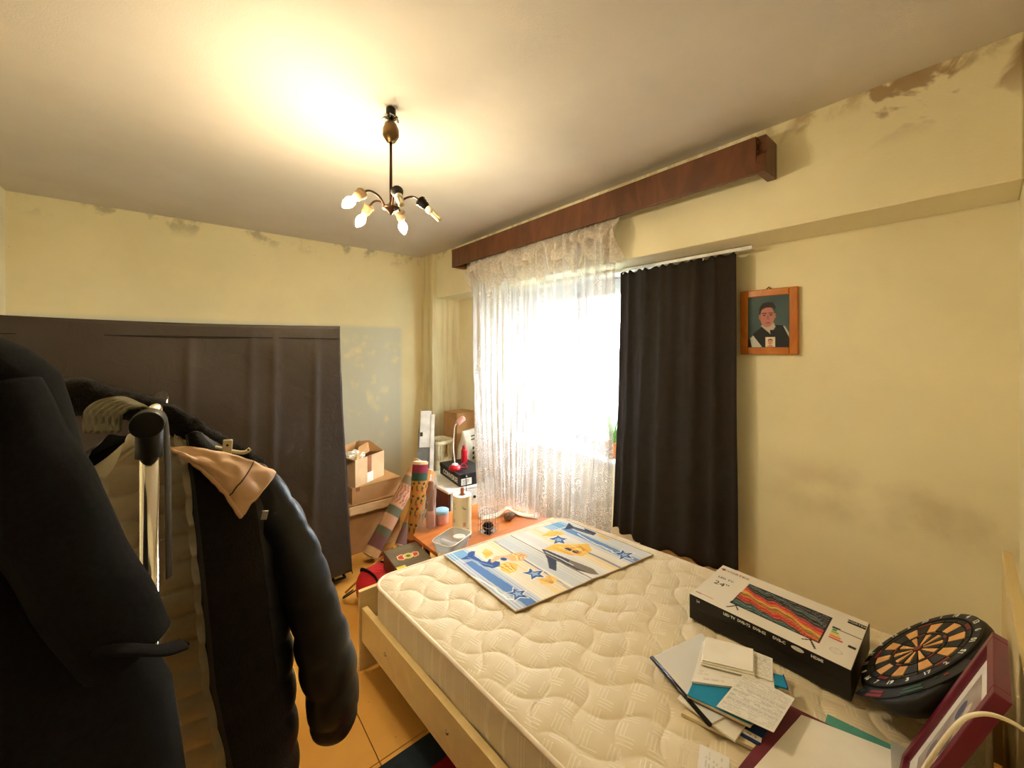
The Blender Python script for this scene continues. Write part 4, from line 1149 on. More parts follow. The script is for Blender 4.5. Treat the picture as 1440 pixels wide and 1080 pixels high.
sleeve('sleeve', [(-.205, 1.03, 1.215), (-.25, 1.02, 1.12), (-.285, 1.01, 1.0), (-.31, 1.01, .85), (-.325, 1.0, .72), (-.33, 1.0, .60)], [.035, .044, .05, .052, .054, .04])
fc = smooth_path([(-.20, 1.06, 1.38), (-.16, 1.05, 1.415), (-.12, 1.04, 1.400), (-.08, 1.035, 1.392), (-.04, 1.03, 1.372), (.013, 1.03, 1.328), (.066, 1.035, 1.284), (.125, 1.04, 1.232)], 8)
nrad = [.026 + .008 * math.sin(PI * min(1, i / 20)) - .008 * max(0, i - 30) / 25 for i in range(len(fc))]
m = MB(); m.tube(fc, nrad, 18)
m.v = [tuple(Vector(q) + Vector((nz(q[0] * 60, q[1] * 60, q[2] * 60), nz(q[0] * 60 + 9, q[1] * 60, q[2] * 60), nz(q[0] * 60, q[1] * 60 + 7, q[2] * 60))) * .008) for q in m.v]
fcol = m.build('fur_trim', 'fur', pj, True, world=True)
m = MB()
for i in range(2600):
    k = random.randrange(len(fc) - 1); p = fc[k]; t_ = (fc[k + 1] - fc[k]).normalized()
    a = random.uniform(0, 2 * PI); s1 = t_.cross(Vector((0, 1, .01))).normalized(); s2 = t_.cross(s1)
    d_ = s1 * math.cos(a) + s2 * math.sin(a)
    q = p + d_ * nrad[k] * .9 + t_ * random.uniform(-.006, .006); tip = q + (d_ + t_ * random.uniform(.2, 1.2)).normalized() * random.uniform(.008, .018)
    w_ = t_.cross(d_) * .0007
    m.add([q - w_, q + w_, tip], [(0, 1, 2)])
m.build('fur_hair', 'fur', pj, world=True, kind='stuff')
# beige hood lining folded over the shoulder
def hood(u, v):
    top = smooth_path([(-.03, .985, 1.318), (.04, .968, 1.300), (.098, .972, 1.272), (.148, .985, 1.232)], 8)
    bot = smooth_path([(.0, .955, 1.295), (.03, .943, 1.262), (.055, .935, 1.222), (.080, .93, 1.172)], 8)
    i = min(int(u * (len(top) - 1)), len(top) - 2); f = u * (len(top) - 1) - i
    p = top[i].lerp(top[i + 1], f).lerp(bot[i].lerp(bot[i + 1], f), v)
    p.y -= .014 * math.sin(PI * v) + .006 * nz(u * 6, v * 4)
    p.z += .006 * nz(u * 8 + 4, v * 5)
    return p
MB().grid(hood, 40, 24).build('hood_lining', 'beige_cloth', pj, True, world=True, solid=.004)
MB().tube([hood(k / 20, .98) + Vector((0, -.002, 0)) for k in range(21)], .004, 8).build('hood_edge', 'beige_cloth', pj, True, world=True)
MB().tube([hood(.72, k / 12) + Vector((0, -.003, 0)) for k in range(13)], .0014, 6).build('hood_seam', 'strap', pj, True, world=True)
MB().box((.121, .936, 1.163), (.012, .003, .018), (0, R(12), 0)).build('brand_patch', 'steel', pj, world=True, bevel=.001)
for x, z in ((-.027, .884), (-.003, .872)):
    MB().lathe([(.007, 0), (.007, .003), (.004, .004), (.0035, .002)], 14, (x, 1.083, z), Matrix.Rotation(R(90), 3, 'X')).build('snap', 'bronze', pj, True, world=True)
# hanger for the jacket
hg = thing('coat_hanger', 'cream plastic clothes hanger inside the padded jacket', 'hanger', (-.045, 1.035, 1.3))
MB().tube(smooth_path([(-.20, 1.03, 1.225), (-.12, 1.03, 1.275), (-.045, 1.03, 1.325), (.03, 1.005, 1.305), (.085, .985, 1.286), (.102, .985, 1.291)], 6), .0055, 10, True, .7).build('bar', 'cream_plastic', hg, True, world=True)
MB().tube(smooth_path([(-.045, 1.03, 1.325), (-.045, 1.03, 1.36), (-.064, 1.03, 1.385), (-.047, 1.03, 1.399), (-.031, 1.03, 1.388)], 6), .0022, 8).build('hook', 'steel', hg, True, world=True)
m = MB(); m.box((.063, .986, 1.296), (.0165, .006, .040), (0, R(4), 0)); m.build('clip', 'cream_plastic', hg, world=True, bevel=.002)
MB().lathe([(.0022, -.0005), (.0022, .001)], 10, (.063, .9825, 1.305), Matrix.Rotation(R(90), 3, 'X')).build('clip_hole', 'dark_ink', hg, world=True)
MB().lathe([(.0018, -.0005), (.0018, .001)], 10, (.098, .980, 1.291), Matrix.Rotation(R(90), 3, 'X')).build('clip_hole', 'dark_ink', hg, world=True)

# grey scarf over the rail and a hanging strap
def scarf(u, v):
    a = lerp(-1.9, 1.25, v)
    r = .022 + .016 * u
    x = RX - .012 - .034 * u + r * math.sin(a) * .9
    z = RZ + .006 + r * math.cos(a) * .75 - .02 * max(0, abs(a) - 1.2)
    return Vector((x, .852 + .06 * u + .004 * math.sin(v * 20), z + .003 * math.sin(u * 35)))
sc = MB().grid(scarf, 30, 26).build('scarf', 'grey_cloth', None, True, solid=.003); tag(sc, 'pale grey scarf bunched over the rail end', 'scarf')
bs = MB().tube(smooth_path([(RX - .012, .875, RZ + .010), (RX + .006, .87, RZ + .014), (RX + .018, .865, RZ + .0), (RX + .022, .86, RZ - .06), (RX + .023, .86, RZ - .14), (RX + .024, .86, RZ - .26)], 6), .0085, 8, True, .3).build('bag_strap', 'strap', None, True)
tag(bs, 'thin dark webbing strap hanging from the rail end', 'strap')

# black wool coat ----------------------------------------------------------
wc = thing('wool_coat', 'large black wool coat hanging in front of the clothes rack', 'coat', (-.28, .68, .55))
WCX, WCY = -.285, .70
WZ = [.5, .8, .98, 1.06, 1.13, 1.28, 1.37, 1.43, 1.475, 1.505, 1.53, 1.55]
WA = [.33, .300, .278, .268, .240, .205, .188, .178, .168, .140, .09, .06]
WB = [.10, .095, .09, .088, .086, .082, .08, .076, .066, .05, .045, .04]
rows = []
for j in range(110):
    z = lerp(.5, 1.548, j / 109); a = interp(z, WZ, WA); b = interp(z, WZ, WB); row = []
    for i in range(96):
        th = 2 * PI * i / 96
        f = 1 + .03 * math.sin(th * 5 + z * 3) * max(0, 1.3 - z) + .02 * nz(3 * math.cos(th), 3 * math.sin(th), z * 4)
        row.append(Vector((WCX + a * f * math.copysign(abs(math.cos(th)) ** .85, math.cos(th)), WCY + b * f * math.sin(th), z)))
    rows.append(row)
MB().loft(rows).build('body', 'wool', wc, True, world=True)
def wsleeve(sx):
    pts = [(WCX + sx * .118, .675, 1.455), (WCX + sx * .148, .660, 1.37), (WCX + sx * .180, .648, 1.28), (WCX + sx * .212, .640, 1.205), (WCX + sx * .235, .636, 1.150)]
    return sleeve('sleeve', pts, [.042, .046, .044, .042, .040], parent=wc, mat='wool', per=1.0, amp=.0)
wsleeve(1); wsleeve(-1)
MB().tube(smooth_path([(-.075, .592, 1.185), (-.050, .588, 1.178), (-.022, .594, 1.160), (-.004, .615, 1.146)], 6), .010, 10, True, .35).build('cuff_strap', 'wool', wc, True, world=True)
def lapel(u, v):
    s = u; z = lerp(1.545, 1.20, v)
    x = WCX + lerp(.03, .03 + .10 * math.sin(PI * min(1, .25 + v * .75)), s)
    return Vector((x, WCY - .088 - .012 * s * (1 - v) + .02 * max(0, z - 1.45) * 8 * .3, z + .012 * s))
MB().grid(lapel, 14, 30).build('lapel', 'wool', wc, True, world=True, solid=.006)
MB().grid(lambda u, v: (lambda p: Vector((2 * WCX - p.x, p.y, p.z)))(lapel(u, v)), 14, 30).build('lapel', 'wool', wc, True, world=True, solid=.006)
MB().loft([[Vector((WCX + r * 1.0 * math.cos(t), WCY + r * .75 * math.sin(t), z)) for t in [2 * PI * k / 40 for k in range(40)]] for r, z in ((.10, 1.50), (.105, 1.525), (.085, 1.56), (.066, 1.565), (.06, 1.53))], False).build('collar', 'wool', wc, True, world=True)
for z in (1.18, 1.04, .90):
    MB().lathe([(.011, 0), (.011, .004), (.008, .005), (.006, .003)], 18, (WCX + .055, WCY - .0955, z), Matrix.Rotation(R(90), 3, 'X')).build('button', 'black_plastic', wc, True, world=True)
MB().tube(smooth_path([(-.139, .606, 1.093), (-.132, .604, 1.082), (-.131, .603, 1.070), (-.137, .604, 1.060)], 5), .0018, 8).build('ring', 'steel', wc, True, world=True)
MB().bb((-.20, .590, .93), (-.09, .600, .96)).build('pocket_flap', 'wool', wc, world=True, bevel=.004)
h2 = thing('coat_hanger', 'wooden hanger holding the black wool coat', 'hanger', (WCX, .70, 1.5))
MB().tube(smooth_path([(WCX - .16, .70, 1.462), (WCX, .70, 1.52), (WCX + .16, .70, 1.462)], 6), .012, 10, True, .6).build('bar', 'stick_wood', h2, True, world=True)
MB().tube(smooth_path([(WCX, .70, 1.52), (WCX, .70, 1.585), (WCX - .055, .70, 1.612), (-.385, .70, 1.625), (-.36, .70, 1.636), (-.343, .70, 1.622)], 6), .0022, 8).build('hook', 'steel', h2, True, world=True)

# ------------------------------------------------------------------ cartons in the corner
def carton(name, label, c, size, rz, mat='cardboard', flaps=True, group='cardboard cartons'):
    w_, d_, h_ = size
    t = thing(name, label, 'box', c, R(rz), group)
    th = .006
    m = MB(); m.bb((-w_ / 2, -d_ / 2, 0), (w_ / 2, d_ / 2, th))
    for a, b in (((-w_ / 2, -d_ / 2, th), (w_ / 2, -d_ / 2 + th, h_)), ((-w_ / 2, d_ / 2 - th, th), (w_ / 2, d_ / 2, h_)), ((-w_ / 2, -d_ / 2 + th, th), (-w_ / 2 + th, d_ / 2 - th, h_)), ((w_ / 2 - th, -d_ / 2 + th, th), (w_ / 2, d_ / 2 - th, h_))):
        m.bb(a, b)
    m.build('walls', mat, t)
    return t
bx = carton('cardboard_box', 'large brown cardboard box on the floor at the bottom of the carton stack', (1.09, 3.17, 0), (.40, .45, .36), 1)
MB().bb((-.20, -.225, .352), (.20, .225, .36)).build('lid', 'cardboard', bx)
m = MB(); m.grid(lambda u, v: (lerp(-.195, .20, u), -.228 - .018 * v + .004 * nz(u * 6, v * 3), lerp(.352, .295 + .008 * nz(u * 9, 2), v)), 30, 8); m.build('flap', 'cardboard_pale', bx, True, solid=.004)
bx = carton('cardboard_box', 'flat wide cardboard box in the middle of the carton stack', (1.105, 3.175, .361), (.395, .40, .118), 6)
MB().bb((-.1975, -.20, .112), (.1975, .20, .119)).build('lid', 'cardboard', bx)
MB().bb((-.17, -.2012, .09), (-.14, -.20, .119)).build('tape', 'tape', bx)
bx = carton('cardboard_box', 'small torn open cardboard box with crumpled paper on top of the cartons', (1.045, 3.12, .481), (.315, .19, .2), 29, 'cardboard_pale')
for nm, pts in (('flap', [(-.15, -.095, .2), (.155, .095 * .2, .2), (.12, .02, .275), (-.02, .0, .26)]), ('flap', [(-.157, -.09, .2), (-.157, .09, .2), (-.21, .07, .235), (-.20, -.06, .225)]), ('flap', [(-.1, .095, .2), (.155, .095, .2), (.12, .12, .275), (-.06, .13, .26)]), ('flap', [(.02, .095, .2), (.155, -.09, .2), (.10, .0, .285), (.02, .06, .29)])):
    MB().add(pts, [(0, 1, 2, 3)]).build(nm, 'cardboard', bx, solid=.004)
MB().bb((-.03, -.0965, .07), (.012, -.095, .2)).build('tape', 'tape', bx); MB().bb((-.035, -.0968, 0), (.03, -.0953, .075)).build('tape', 'paper', bx)
def crump(u, v):
    a = 2 * PI * u; b = PI * (v - .5)
    r = .055 * (1 + .45 * nz(3 * math.cos(a) * math.cos(b), 3 * math.sin(a) * math.cos(b), 3 * math.sin(b)))
    return Vector((r * math.cos(a) * math.cos(b) * 1.3, r * math.sin(a) * math.cos(b), r * math.sin(b) * .7))
cr = MB().grid(crump, 30, 18).build('crumpled_paper', 'paper', None, False, loc=(.985, 3.085, .685)); tag(cr, 'crumpled white wrapping paper in the torn box', 'paper')

# ------------------------------------------------------------------ rolled rugs
def rug_roll(name, label, p0, p1, r, bands, flat=.8, edge='strap', group='rolled rugs'):
    p0 = Vector(p0); p1 = Vector(p1); L_ = (p1 - p0).length
    q = (p1 - p0).normalized().to_track_quat('Z', 'X').to_matrix()
    t = thing(name, label, 'rug', p0, group=group, rot=q.to_euler())
    nu, nv = 40, 90
    cvs = Canvas(nu, nv, bands[0][2])
    for v0, v1, cc in bands: cvs.rect(0, 1, v0, v1, cc)
    return t, cvs, L_, r, flat
def finish_roll(pack, mat='woven_print'):
    t, cvs, L_, r, flat = pack
    cvs.build('rolled_pile', lambda u, v: (r * math.cos(2 * PI * u), r * flat * math.sin(2 * PI * u), v * L_), mat, t, smooth=True)
    for z in (0.0, L_):
        pts = []
        for k in range(70):
            a = k / 70 * 2 * PI * 3.2; rr = r * (.18 + .80 * k / 70)
            pts.append(Vector((rr * math.cos(a), rr * flat * math.sin(a), z)))
        MB().tube(pts, .004, 5).build('rolled_edge', 'quilt_piping', t)
        MB().lathe([(r * .97, -.0005), (r * .97, .0005)], 24, (0, 0, z + (.004 if z == 0 else -.004)), Matrix.Diagonal((1, flat, 1))).build('end_face', 'strap', t)
    return t
bg_, gr_, mv_, rd_ = sr(196, 150, 116), sr(104, 104, 84), sr(122, 84, 80), sr(130, 56, 52)
pk = rug_roll('rolled_rug', 'beige rolled rug with grey bands and floral motif leaning on the cartons', (.995, 2.77, .045), (1.452, 2.93, .585), .062,
              [(0, 1, bg_), (0, .07, sr(206, 168, 124)), (.07, .19, mv_), (.19, .27, gr_), (.40, .48, gr_), (.72, .80, sr(130, 116, 92)), (.84, 1, sr(176, 134, 100))])
cvs = pk[1]
for k in range(12):
    u0 = k / 12
    cvs.line([(u0, .52), (u0 + .05, .56), (u0 + .02, .60), (u0 + .06, .66), (u0 + .01, .70)], .012, rd_, 1.0, .7)
finish_roll(pk)
pk = rug_roll('rolled_rug', 'tan rolled rug with a mauve end lying behind the beige rolled rug', (1.22, 2.77, .04), (1.57, 2.98, .47), .055, [(0, 1, sr(176, 122, 70)), (0, .2, sr(120, 88, 80)), (.2, .26, sr(110, 100, 84))])
finish_roll(pk)
pk = rug_roll('rolled_rug', 'ochre rolled rug with crimson top and dark green leaves behind the table', (1.245, 2.60, .03), (1.345, 2.70, .66), .070, [(0, 1, sr(178, 124, 56)), (0, .18, sr(112, 40, 44)), (.80, .88, sr(52, 78, 60)), (.88, .97, sr(128, 44, 62)), (.97, 1, sr(206, 170, 120))])
cvs = pk[1]
for k in range(9):
    u0 = k / 9
    for j in range(4):
        v0 = .28 + j * .14 + .04 * hsh(k, j)
        cvs.ell((u0 + .02, v0), (.02, .03), sr(52, 70, 50)); cvs.ell((u0 + .06, v0 + .05), (.03, .016), sr(44, 62, 46)); cvs.ell((u0 + .045, v0 - .03), (.012, .014), sr(170, 60, 60))
finish_roll(pk)

# ------------------------------------------------------------------ folded ironing board against the column
ib = thing('ironing_board', 'grey and white folded ironing board leaning in the corner by the column', 'ironing board', (1.80, 3.5, 0))
b0_, b1_ = Vector((1.735, 3.42, .0)), Vector((1.925, 3.72, .90))
ax_ = (b1_ - b0_).normalized(); sd_ = Vector((.80, -.50, 0)); sd_ = (sd_ - ax_ * sd_.dot(ax_)).normalized(); nm_ = ax_.cross(sd_).normalized()
if nm_.y > 0: nm_ = -nm_
BM = Matrix(((sd_.x, nm_.x, ax_.x, b0_.x), (sd_.y, nm_.y, ax_.y, b0_.y), (sd_.z, nm_.z, ax_.z, b0_.z), (0, 0, 0, 1)))
Lb = (b1_ - b0_).length
def ibp(m, name, mat, bevel=0.0):
    m.v = [tuple(BM @ Vector(q)) for q in m.v]
    return m.build(name, mat, ib, False, world=True, bevel=bevel)
prof_ = [(-.075, .12), (.075, .12), (.075, .72), (.055, .86), (.02, .93), (-.03, .93), (-.06, .86), (-.075, .72)]
m = MB(); n_ = len(prof_)
m.add([(x, -.012, z) for x, z in prof_] + [(x, .012, z) for x, z in prof_], [tuple(range(n_)), tuple(reversed(range(n_, 2 * n_)))] + [(i, n_ + i, n_ + (i + 1) % n_, (i + 1) % n_) for i in range(n_)])
ibp(m, 'board', 'grey_panel', .003)
m = MB(); m.bb((.045, .014, .02), (.085, .030, .88)); ibp(m, 'leg', 'white_plastic', .003)
m = MB(); m.bb((-.06, .014, .55), (.05, .024, .92)); ibp(m, 'top_plate', 'white_plastic', .003)
m = MB(); m.bb((-.055, .024, .66), (-.03, .034, .70)); ibp(m, 'latch', 'black_plastic', .002)
m = MB(); m.bb((-.08, .0, .0), (.085, .02, .025)); ibp(m, 'foot', 'black_plastic', .003)

# ------------------------------------------------------------------ low cabinet with shoebox and lamp
cb_ = thing('low_cabinet', 'low white fronted cabinet with maroon sides under the shoebox', 'cabinet', (1.90, 3.06, 0))
cx0, cx1, cy0, cy1, cz = 1.635, 2.12, 2.79, 3.34, .343
for a, b in (((cx0, cy0, 0), (cx0 + .02, cy1, cz - .02)), ((cx1 - .02, cy0, 0), (cx1, cy1, cz - .02))): MB().bb(a, b).build('side_panel', 'maroon_wood', cb_, world=True, bevel=.002)
MB().bb((cx0 - .008, cy0 - .012, cz - .02), (cx1 + .008, cy1, cz)).build('top', 'white_plastic', cb_, world=True, bevel=.003)
MB().bb((cx0 + .02, cy1 - .012, .02), (cx1 - .02, cy1, cz - .02)).build('back_panel', 'maroon_wood', cb_, world=True)
dr = MB().bb((cx0 + .022, cy0 - .008, .175), (cx1 - .022, cy0 + .01, cz - .022)).build('drawer_front', 'white_plastic', cb_, world=True, bevel=.003)
MB().sphere((1.88, cy0 - .018, .25), .012, 12, 8).build('knob', 'dark_metal', dr, True, world=True)
MB().bb((cx0 + .02, cy0 + .02, .15), (cx1 - .02, cy1 - .012, .165)).build('shelf', 'maroon_wood', cb_, world=True)
a_ = math.atan2(3.27 - 2.8, 1.81 - 1.746)     # long side direction
SB = thing('shoebox', 'black shoebox with white brand name on the low white cabinet', 'box', (1.752, 2.812, cz + .001), a_ - PI / 2)
sw, sl, shh = .265, .44, .105                   # local +y = long side, +x = short side
MB().bb((.004, .004, 0), (sw - .004, sl - .004, shh - .03)).build('tray', 'shoebox', SB, bevel=.002)
MB().bb((0, 0, shh - .034), (sw, sl, shh)).build('lid', 'shoebox', SB, bevel=.002)
lettering('brand_lettering', 'CONVERSE', .058, 'ink', SB, (.0032, sl / 2 - .02, .043), (R(90), 0, R(-90)), sx=1.12, bold=.0012)
MB().bb((.02, -.0002, .012), (.115, .0035, .066)).build('price_label', 'paper', SB)
for k in range(4): MB().bb((.028, -.0008, .018 + k * .011), (.075 + .02 * hsh(k), .0, .022 + k * .011)).build('label_print', 'dark_ink', SB)
m = MB(); m.prism([(.0, .0), (.016, 0), (.008, .018)], 0, .0005, Matrix.Translation((.06, -.0003, shh - .028)) @ Matrix.Rotation(R(90), 4, 'X')); m.build('logo', 'ink', SB)
zs = cz + .001 + shh
dl = thing('desk_lamp', 'small red desk lamp with thin white neck standing on the shoebox', 'lamp', (1.80, 2.96, zs + .0005))
MB().lathe([(.052, 0), (.055, .012), (.048, .03), (.03, .042), (.012, .048)], 24).build('base', 'red_plastic', dl, True)
MB().lathe([(.03, .040), (.024, .052), (.01, .058)], 20).build('switch_dome', 'white_plastic', dl, True)
MB().tube(smooth_path([(0, 0, .05), (-.012, .005, .18), (0, .01, .33), (.012, .012, .385), (.04, .012, .395)], 6), .0048, 8).build('neck', 'white_plastic', dl, True)
MB().tube(smooth_path([(.028, .012, .392), (.05, .014, .405), (.085, .016, .428), (.105, .018, .438)], 4), [.018, .022, .022, .023, .024, .024, .024, .024, .024, .024, .024, .022, .015], 14).build('shade', 'pink_plastic', dl, True)
bc = MB().tube(smooth_path([(1.84, 2.93, zs + .008), (1.81, 2.85, zs + .012), (1.80, 2.79, zs - .01), (1.795, 2.77, zs - .10), (1.79, 2.755, .18)], 6), .003, 6).build('power_cord', 'black_cable', None, True); tag(bc, 'black power cord hanging down the front of the shoebox', 'cable')
rc_ = thing('red_can', 'tall red spray can standing behind the desk lamp', 'can', (1.985, 3.10, zs + .0005))
MB().lathe([(.027, 0), (.028, .004), (.028, .11), (.022, .125), (.014, .13)], 20).build('body', 'red_plastic', rc_, True)
MB().lathe([(.017, .128), (.017, .15), (.012, .155)], 16).build('cap', 'red_ink', rc_, True)
cu_ = MB().tube(smooth_path([(1.86, 2.98, zs + .006), (1.90, 2.99, zs + .03), (1.93, 2.97, zs + .008), (1.90, 2.93, zs + .006), (1.86, 2.95, zs + .012)], 6), .004, 6).build('coiled_cable', 'red_plastic', None, True); tag(cu_, 'coiled red cord beside the red lamp base', 'cable')

# basket, sacks and carton behind
bk = thing('laundry_basket', 'cream plastic basket with vertical slots behind the shoebox', 'basket', (2.06, 3.70, 0), R(8))
bw_, bd_, bh_ = .24, .24, .55
m = MB(); rows = []
def rr_(k, z, n=48):
    return [Vector((math.copysign(abs(math.cos(t)) ** .5, math.cos(t)) * bw_ / 2 * k, math.copysign(abs(math.sin(t)) ** .5, math.sin(t)) * bd_ / 2 * k, z)) for t in [2 * PI * i / n for i in range(n)]]
MB().loft([rr_(.8, 0), rr_(.82, .02), rr_(.93, bh_ * .66)], True).build('body', 'cream_plastic', bk, True)
MB().loft([rr_(.96, bh_ * .92), rr_(1.03, bh_ * .93), rr_(1.05, bh_), rr_(.99, bh_), rr_(.95, bh_ * .93)], False).build('rim', 'cream_plastic', bk, True)
for i in range(30):
    t = 2 * PI * i / 30
    x = math.copysign(abs(math.cos(t)) ** .5, math.cos(t)) * bw_ / 2; y = math.copysign(abs(math.sin(t)) ** .5, math.sin(t)) * bd_ / 2
    MB().tube([(x * .93, y * .93, bh_ * .65), (x * .985, y * .985, bh_ * .935)], .0075, 6).build('slat', 'cream_plastic', bk)
def sack(name, label, c, w_, d_, h_, mat, rz=0.0, seed=0.0):
    t = thing(name, label, 'bag', c, R(rz))
    rows = []
    for j in range(26):
        v = j / 25; row = []
        kx = (.86 + .14 * math.sin(PI * min(1, v * 1.2))); ky = (.75 + .25 * math.sin(PI * v)) * (1 if v < .75 else lerp(1, .25, (v - .75) / .25))
        for i in range(40):
            th = 2 * PI * i / 40
            x = math.copysign(abs(math.cos(th)) ** .6, math.cos(th)) * w_ / 2 * kx; y = math.copysign(abs(math.sin(th)) ** .6, math.sin(th)) * d_ / 2 * ky
            f = .012 * nz(x * 14 + seed, y * 14, v * 5)
            row.append(Vector((x + f, y + f, v * h_ + .008 * nz(x * 20, seed, v) * v)))
        rows.append(row)
    MB().loft(rows).build('sack', mat, t, True)
    return t
sk = sack('litter_sack', 'white and beige paper sack with dark print standing in the corner', (2.275, 3.45, 0), .27, .20, .66, 'litter_bag', 20, 1)
for z in (.585, .62): MB().box((0, -.095, z), (.2, .003, .010)).build('stripe', 'dark_ink', sk)
for k in range(3): MB().lathe([(.016, 0), (.016, .002)], 14, (-.08, -.108, .40 + k * .05), Matrix.Rotation(R(90), 3, 'X')).build('print_dot', 'dark_ink', sk)
sack('crumpled_sack', 'crumpled tan bag in front of the paper sack', (2.30, 3.20, 0), .2, .14, .56, 'tan_bag', 10, 5)
bx = carton('cardboard_box', 'tall brown carton standing behind the paper sack', (2.375, 3.80, 0), (.26, .24, .80), 5)
MB().bb((-.13, -.12, .79), (.13, .12, .801)).build('lid', 'cardboard', bx)

# ------------------------------------------------------------------ low table with things
tz = .33
tb = thing('low_table', 'low orange wood side table at the foot of the bed', 'table', (1.52, 2.2, 0))
MB().prism([(1.105, 1.92), (1.93, 1.905), (1.95, 2.46), (1.23, 2.48), (1.095, 2.30)], tz - .022, tz).build('tabletop', 'orange_wood', tb, world=True, bevel=.003)
for x, y in ((1.15, 1.97), (1.88, 1.96), (1.90, 2.41), (1.25, 2.42)): MB().box((x, y, (tz - .022) / 2), (.035, .035, tz - .022)).build('leg', 'maroon_wood', tb, world=True, bevel=.002)
MB().bb((1.17, 1.96, tz - .07), (1.86, 1.975, tz - .023)).build('apron', 'maroon_wood', tb, world=True)

ct = thing('plastic_container', 'clear plastic food tub with a small round lid inside on the table', 'container', (1.195, 1.995, tz + .0005), R(22))
def rrect(w_, d_, z, n=40, p=.38):
    return [Vector((math.copysign(abs(math.cos(t)) ** p, math.cos(t)) * w_ / 2, math.copysign(abs(math.sin(t)) ** p, math.sin(t)) * d_ / 2, z)) for t in [2 * PI * i / n for i in range(n)]]
MB().loft([rrect(.17, .11, .0), rrect(.175, .115, .004), rrect(.215, .150, .075)], False).build('walls', 'clear_plastic', ct, True, solid=.0015)
MB().loft([rrect(.17, .11, .0005), rrect(.17, .11, .002)], True).build('bottom', 'clear_plastic', ct)
MB().tube(rrect(.218, .153, .075) + [rrect(.218, .153, .075)[0]], .0028, 6, False).build('rim', 'bulb_base', ct, True)
MB().loft([[Vector((-.02, y, z)) for y, z in ((-.06, .004), (.06, .004))], [Vector((-.025, y, z)) for y, z in ((-.07, .06), (.07, .06))]], False, False).build('divider', 'clear_plastic', ct, solid=.0015)
ld = thing('round_lid', 'small white ring shaped lid lying in the clear tub', 'lid', (1.245, 2.0, tz + .052), rot=(R(-6), R(4), 0))
MB().lathe([(.028, .0), (.036, .0), (.038, .006), (.035, .010), (.029, .008)], 28).build('ring', 'white_plastic', ld, True)
MB().lathe([(.029, .001), (.029, .003)], 28).build('disc', 'bulb_base', ld)
fd = MB().grid(lambda u, v: Vector(((.055 * math.cos(2 * PI * u)) * math.sin(PI * v / 1.0 * .5), .035 * math.sin(2 * PI * u) * math.sin(PI * v * .5), .028 * math.cos(PI * v * .5) + .006 * nz(u * 6, v * 5))), 24, 10).build('wrapped_bundle', 'paper_cream', None, True, loc=(1.145, 1.972, tz + .006)); tag(fd, 'small cream wrapped bundle inside the clear tub', 'bundle')

rl = thing('paper_towel_roll', 'printed paper towel roll on the table', 'paper roll', (1.333, 2.105, tz + .0115))
prn = Canvas(60, 60, sr(232, 214, 176))
for k in range(5):
    u0 = k / 5 + .06
    prn.line([(u0, .12 + .1 * (k % 2)), (u0 + .05, .2 + .1 * (k % 2)), (u0 + .01, .26), (u0 + .07, .3)], .010, sr(150, 150, 112), 1, .8)
    prn.rect(u0 + .02, u0 + .07, .56 + .06 * (k % 2), .66 + .06 * (k % 2), sr(206, 120, 84), .8); prn.ell((u0 + .1, .82), (.03, .03), sr(206, 140, 90), .7)
Hr, Rr = .245, .058
prn.build('printed_sheet', lambda u, v: (Rr * math.cos(2 * PI * u), Rr * math.sin(2 * PI * u), lerp(Hr, 0, v)), 'print', rl, smooth=True)
MB().lathe([(.022, Hr - .05), (.022, Hr + .0005), (Rr, Hr + .0005)], 32, (0, 0, 0), None, False).build('top_face', 'paper', rl)
st_ = thing('towel_holder', 'wooden paper towel holder with upright stick on the table', 'holder', (1.333, 2.105, tz + .0005))
MB().lathe([(.065, 0), (.067, .004), (.067, .010), (.06, .011)], 28).build('base', 'stick_wood', st_, True)
MB().tube([(0, 0, .01), (0, 0, .30)], .011, 10).build('stick', 'stick_wood', st_)

jr = thing('small_jar', 'small clear jar with a pale blue lid behind the paper roll', 'jar', (1.322, 2.345, tz + .0005))
MB().lathe([(.043, 0), (.046, .006), (.046, .062), (.042, .07)], 24).build('body', 'pink_plastic', jr, True)
MB().lathe([(.047, .066), (.049, .07), (.049, .088), (.044, .091)], 24).build('lid', plain('pale_blue_lid', sr(150, 196, 226), .4), jr, True)

def clear_bag(u, v):
    a = 2 * PI * u
    r = lerp(.068, .018, v ** .8) * (1 + .25 * nz(2 * math.cos(a), 2 * math.sin(a), v * 4)) + .02 * max(0, v - .85) * 6 * .3
    return Vector((r * math.cos(a) + .05 * v, r * .8 * math.sin(a), .34 * v))
cbg = MB().grid(clear_bag, 36, 30).build('clear_bag', 'clear_sleeve', None, True, loc=(1.205, 2.33, tz + .001)); tag(cbg, 'tall thin clear plastic bag standing beside the small jar', 'bag')
bt = thing('wooden_figure', 'slim tan wooden bottle shape standing inside the clear bag', 'ornament', (1.235, 2.335, tz + .001))
MB().lathe([(.03, 0), (.034, .02), (.032, .07), (.022, .11)], 20).build('base', 'orange_wood', bt, True)
MB().lathe([(.021, .11), (.02, .16), (.03, .2), (.03, .235), (.018, .27), (.02, .29), (.012, .3)], 20).build('neck', 'stick_wood', bt, True)

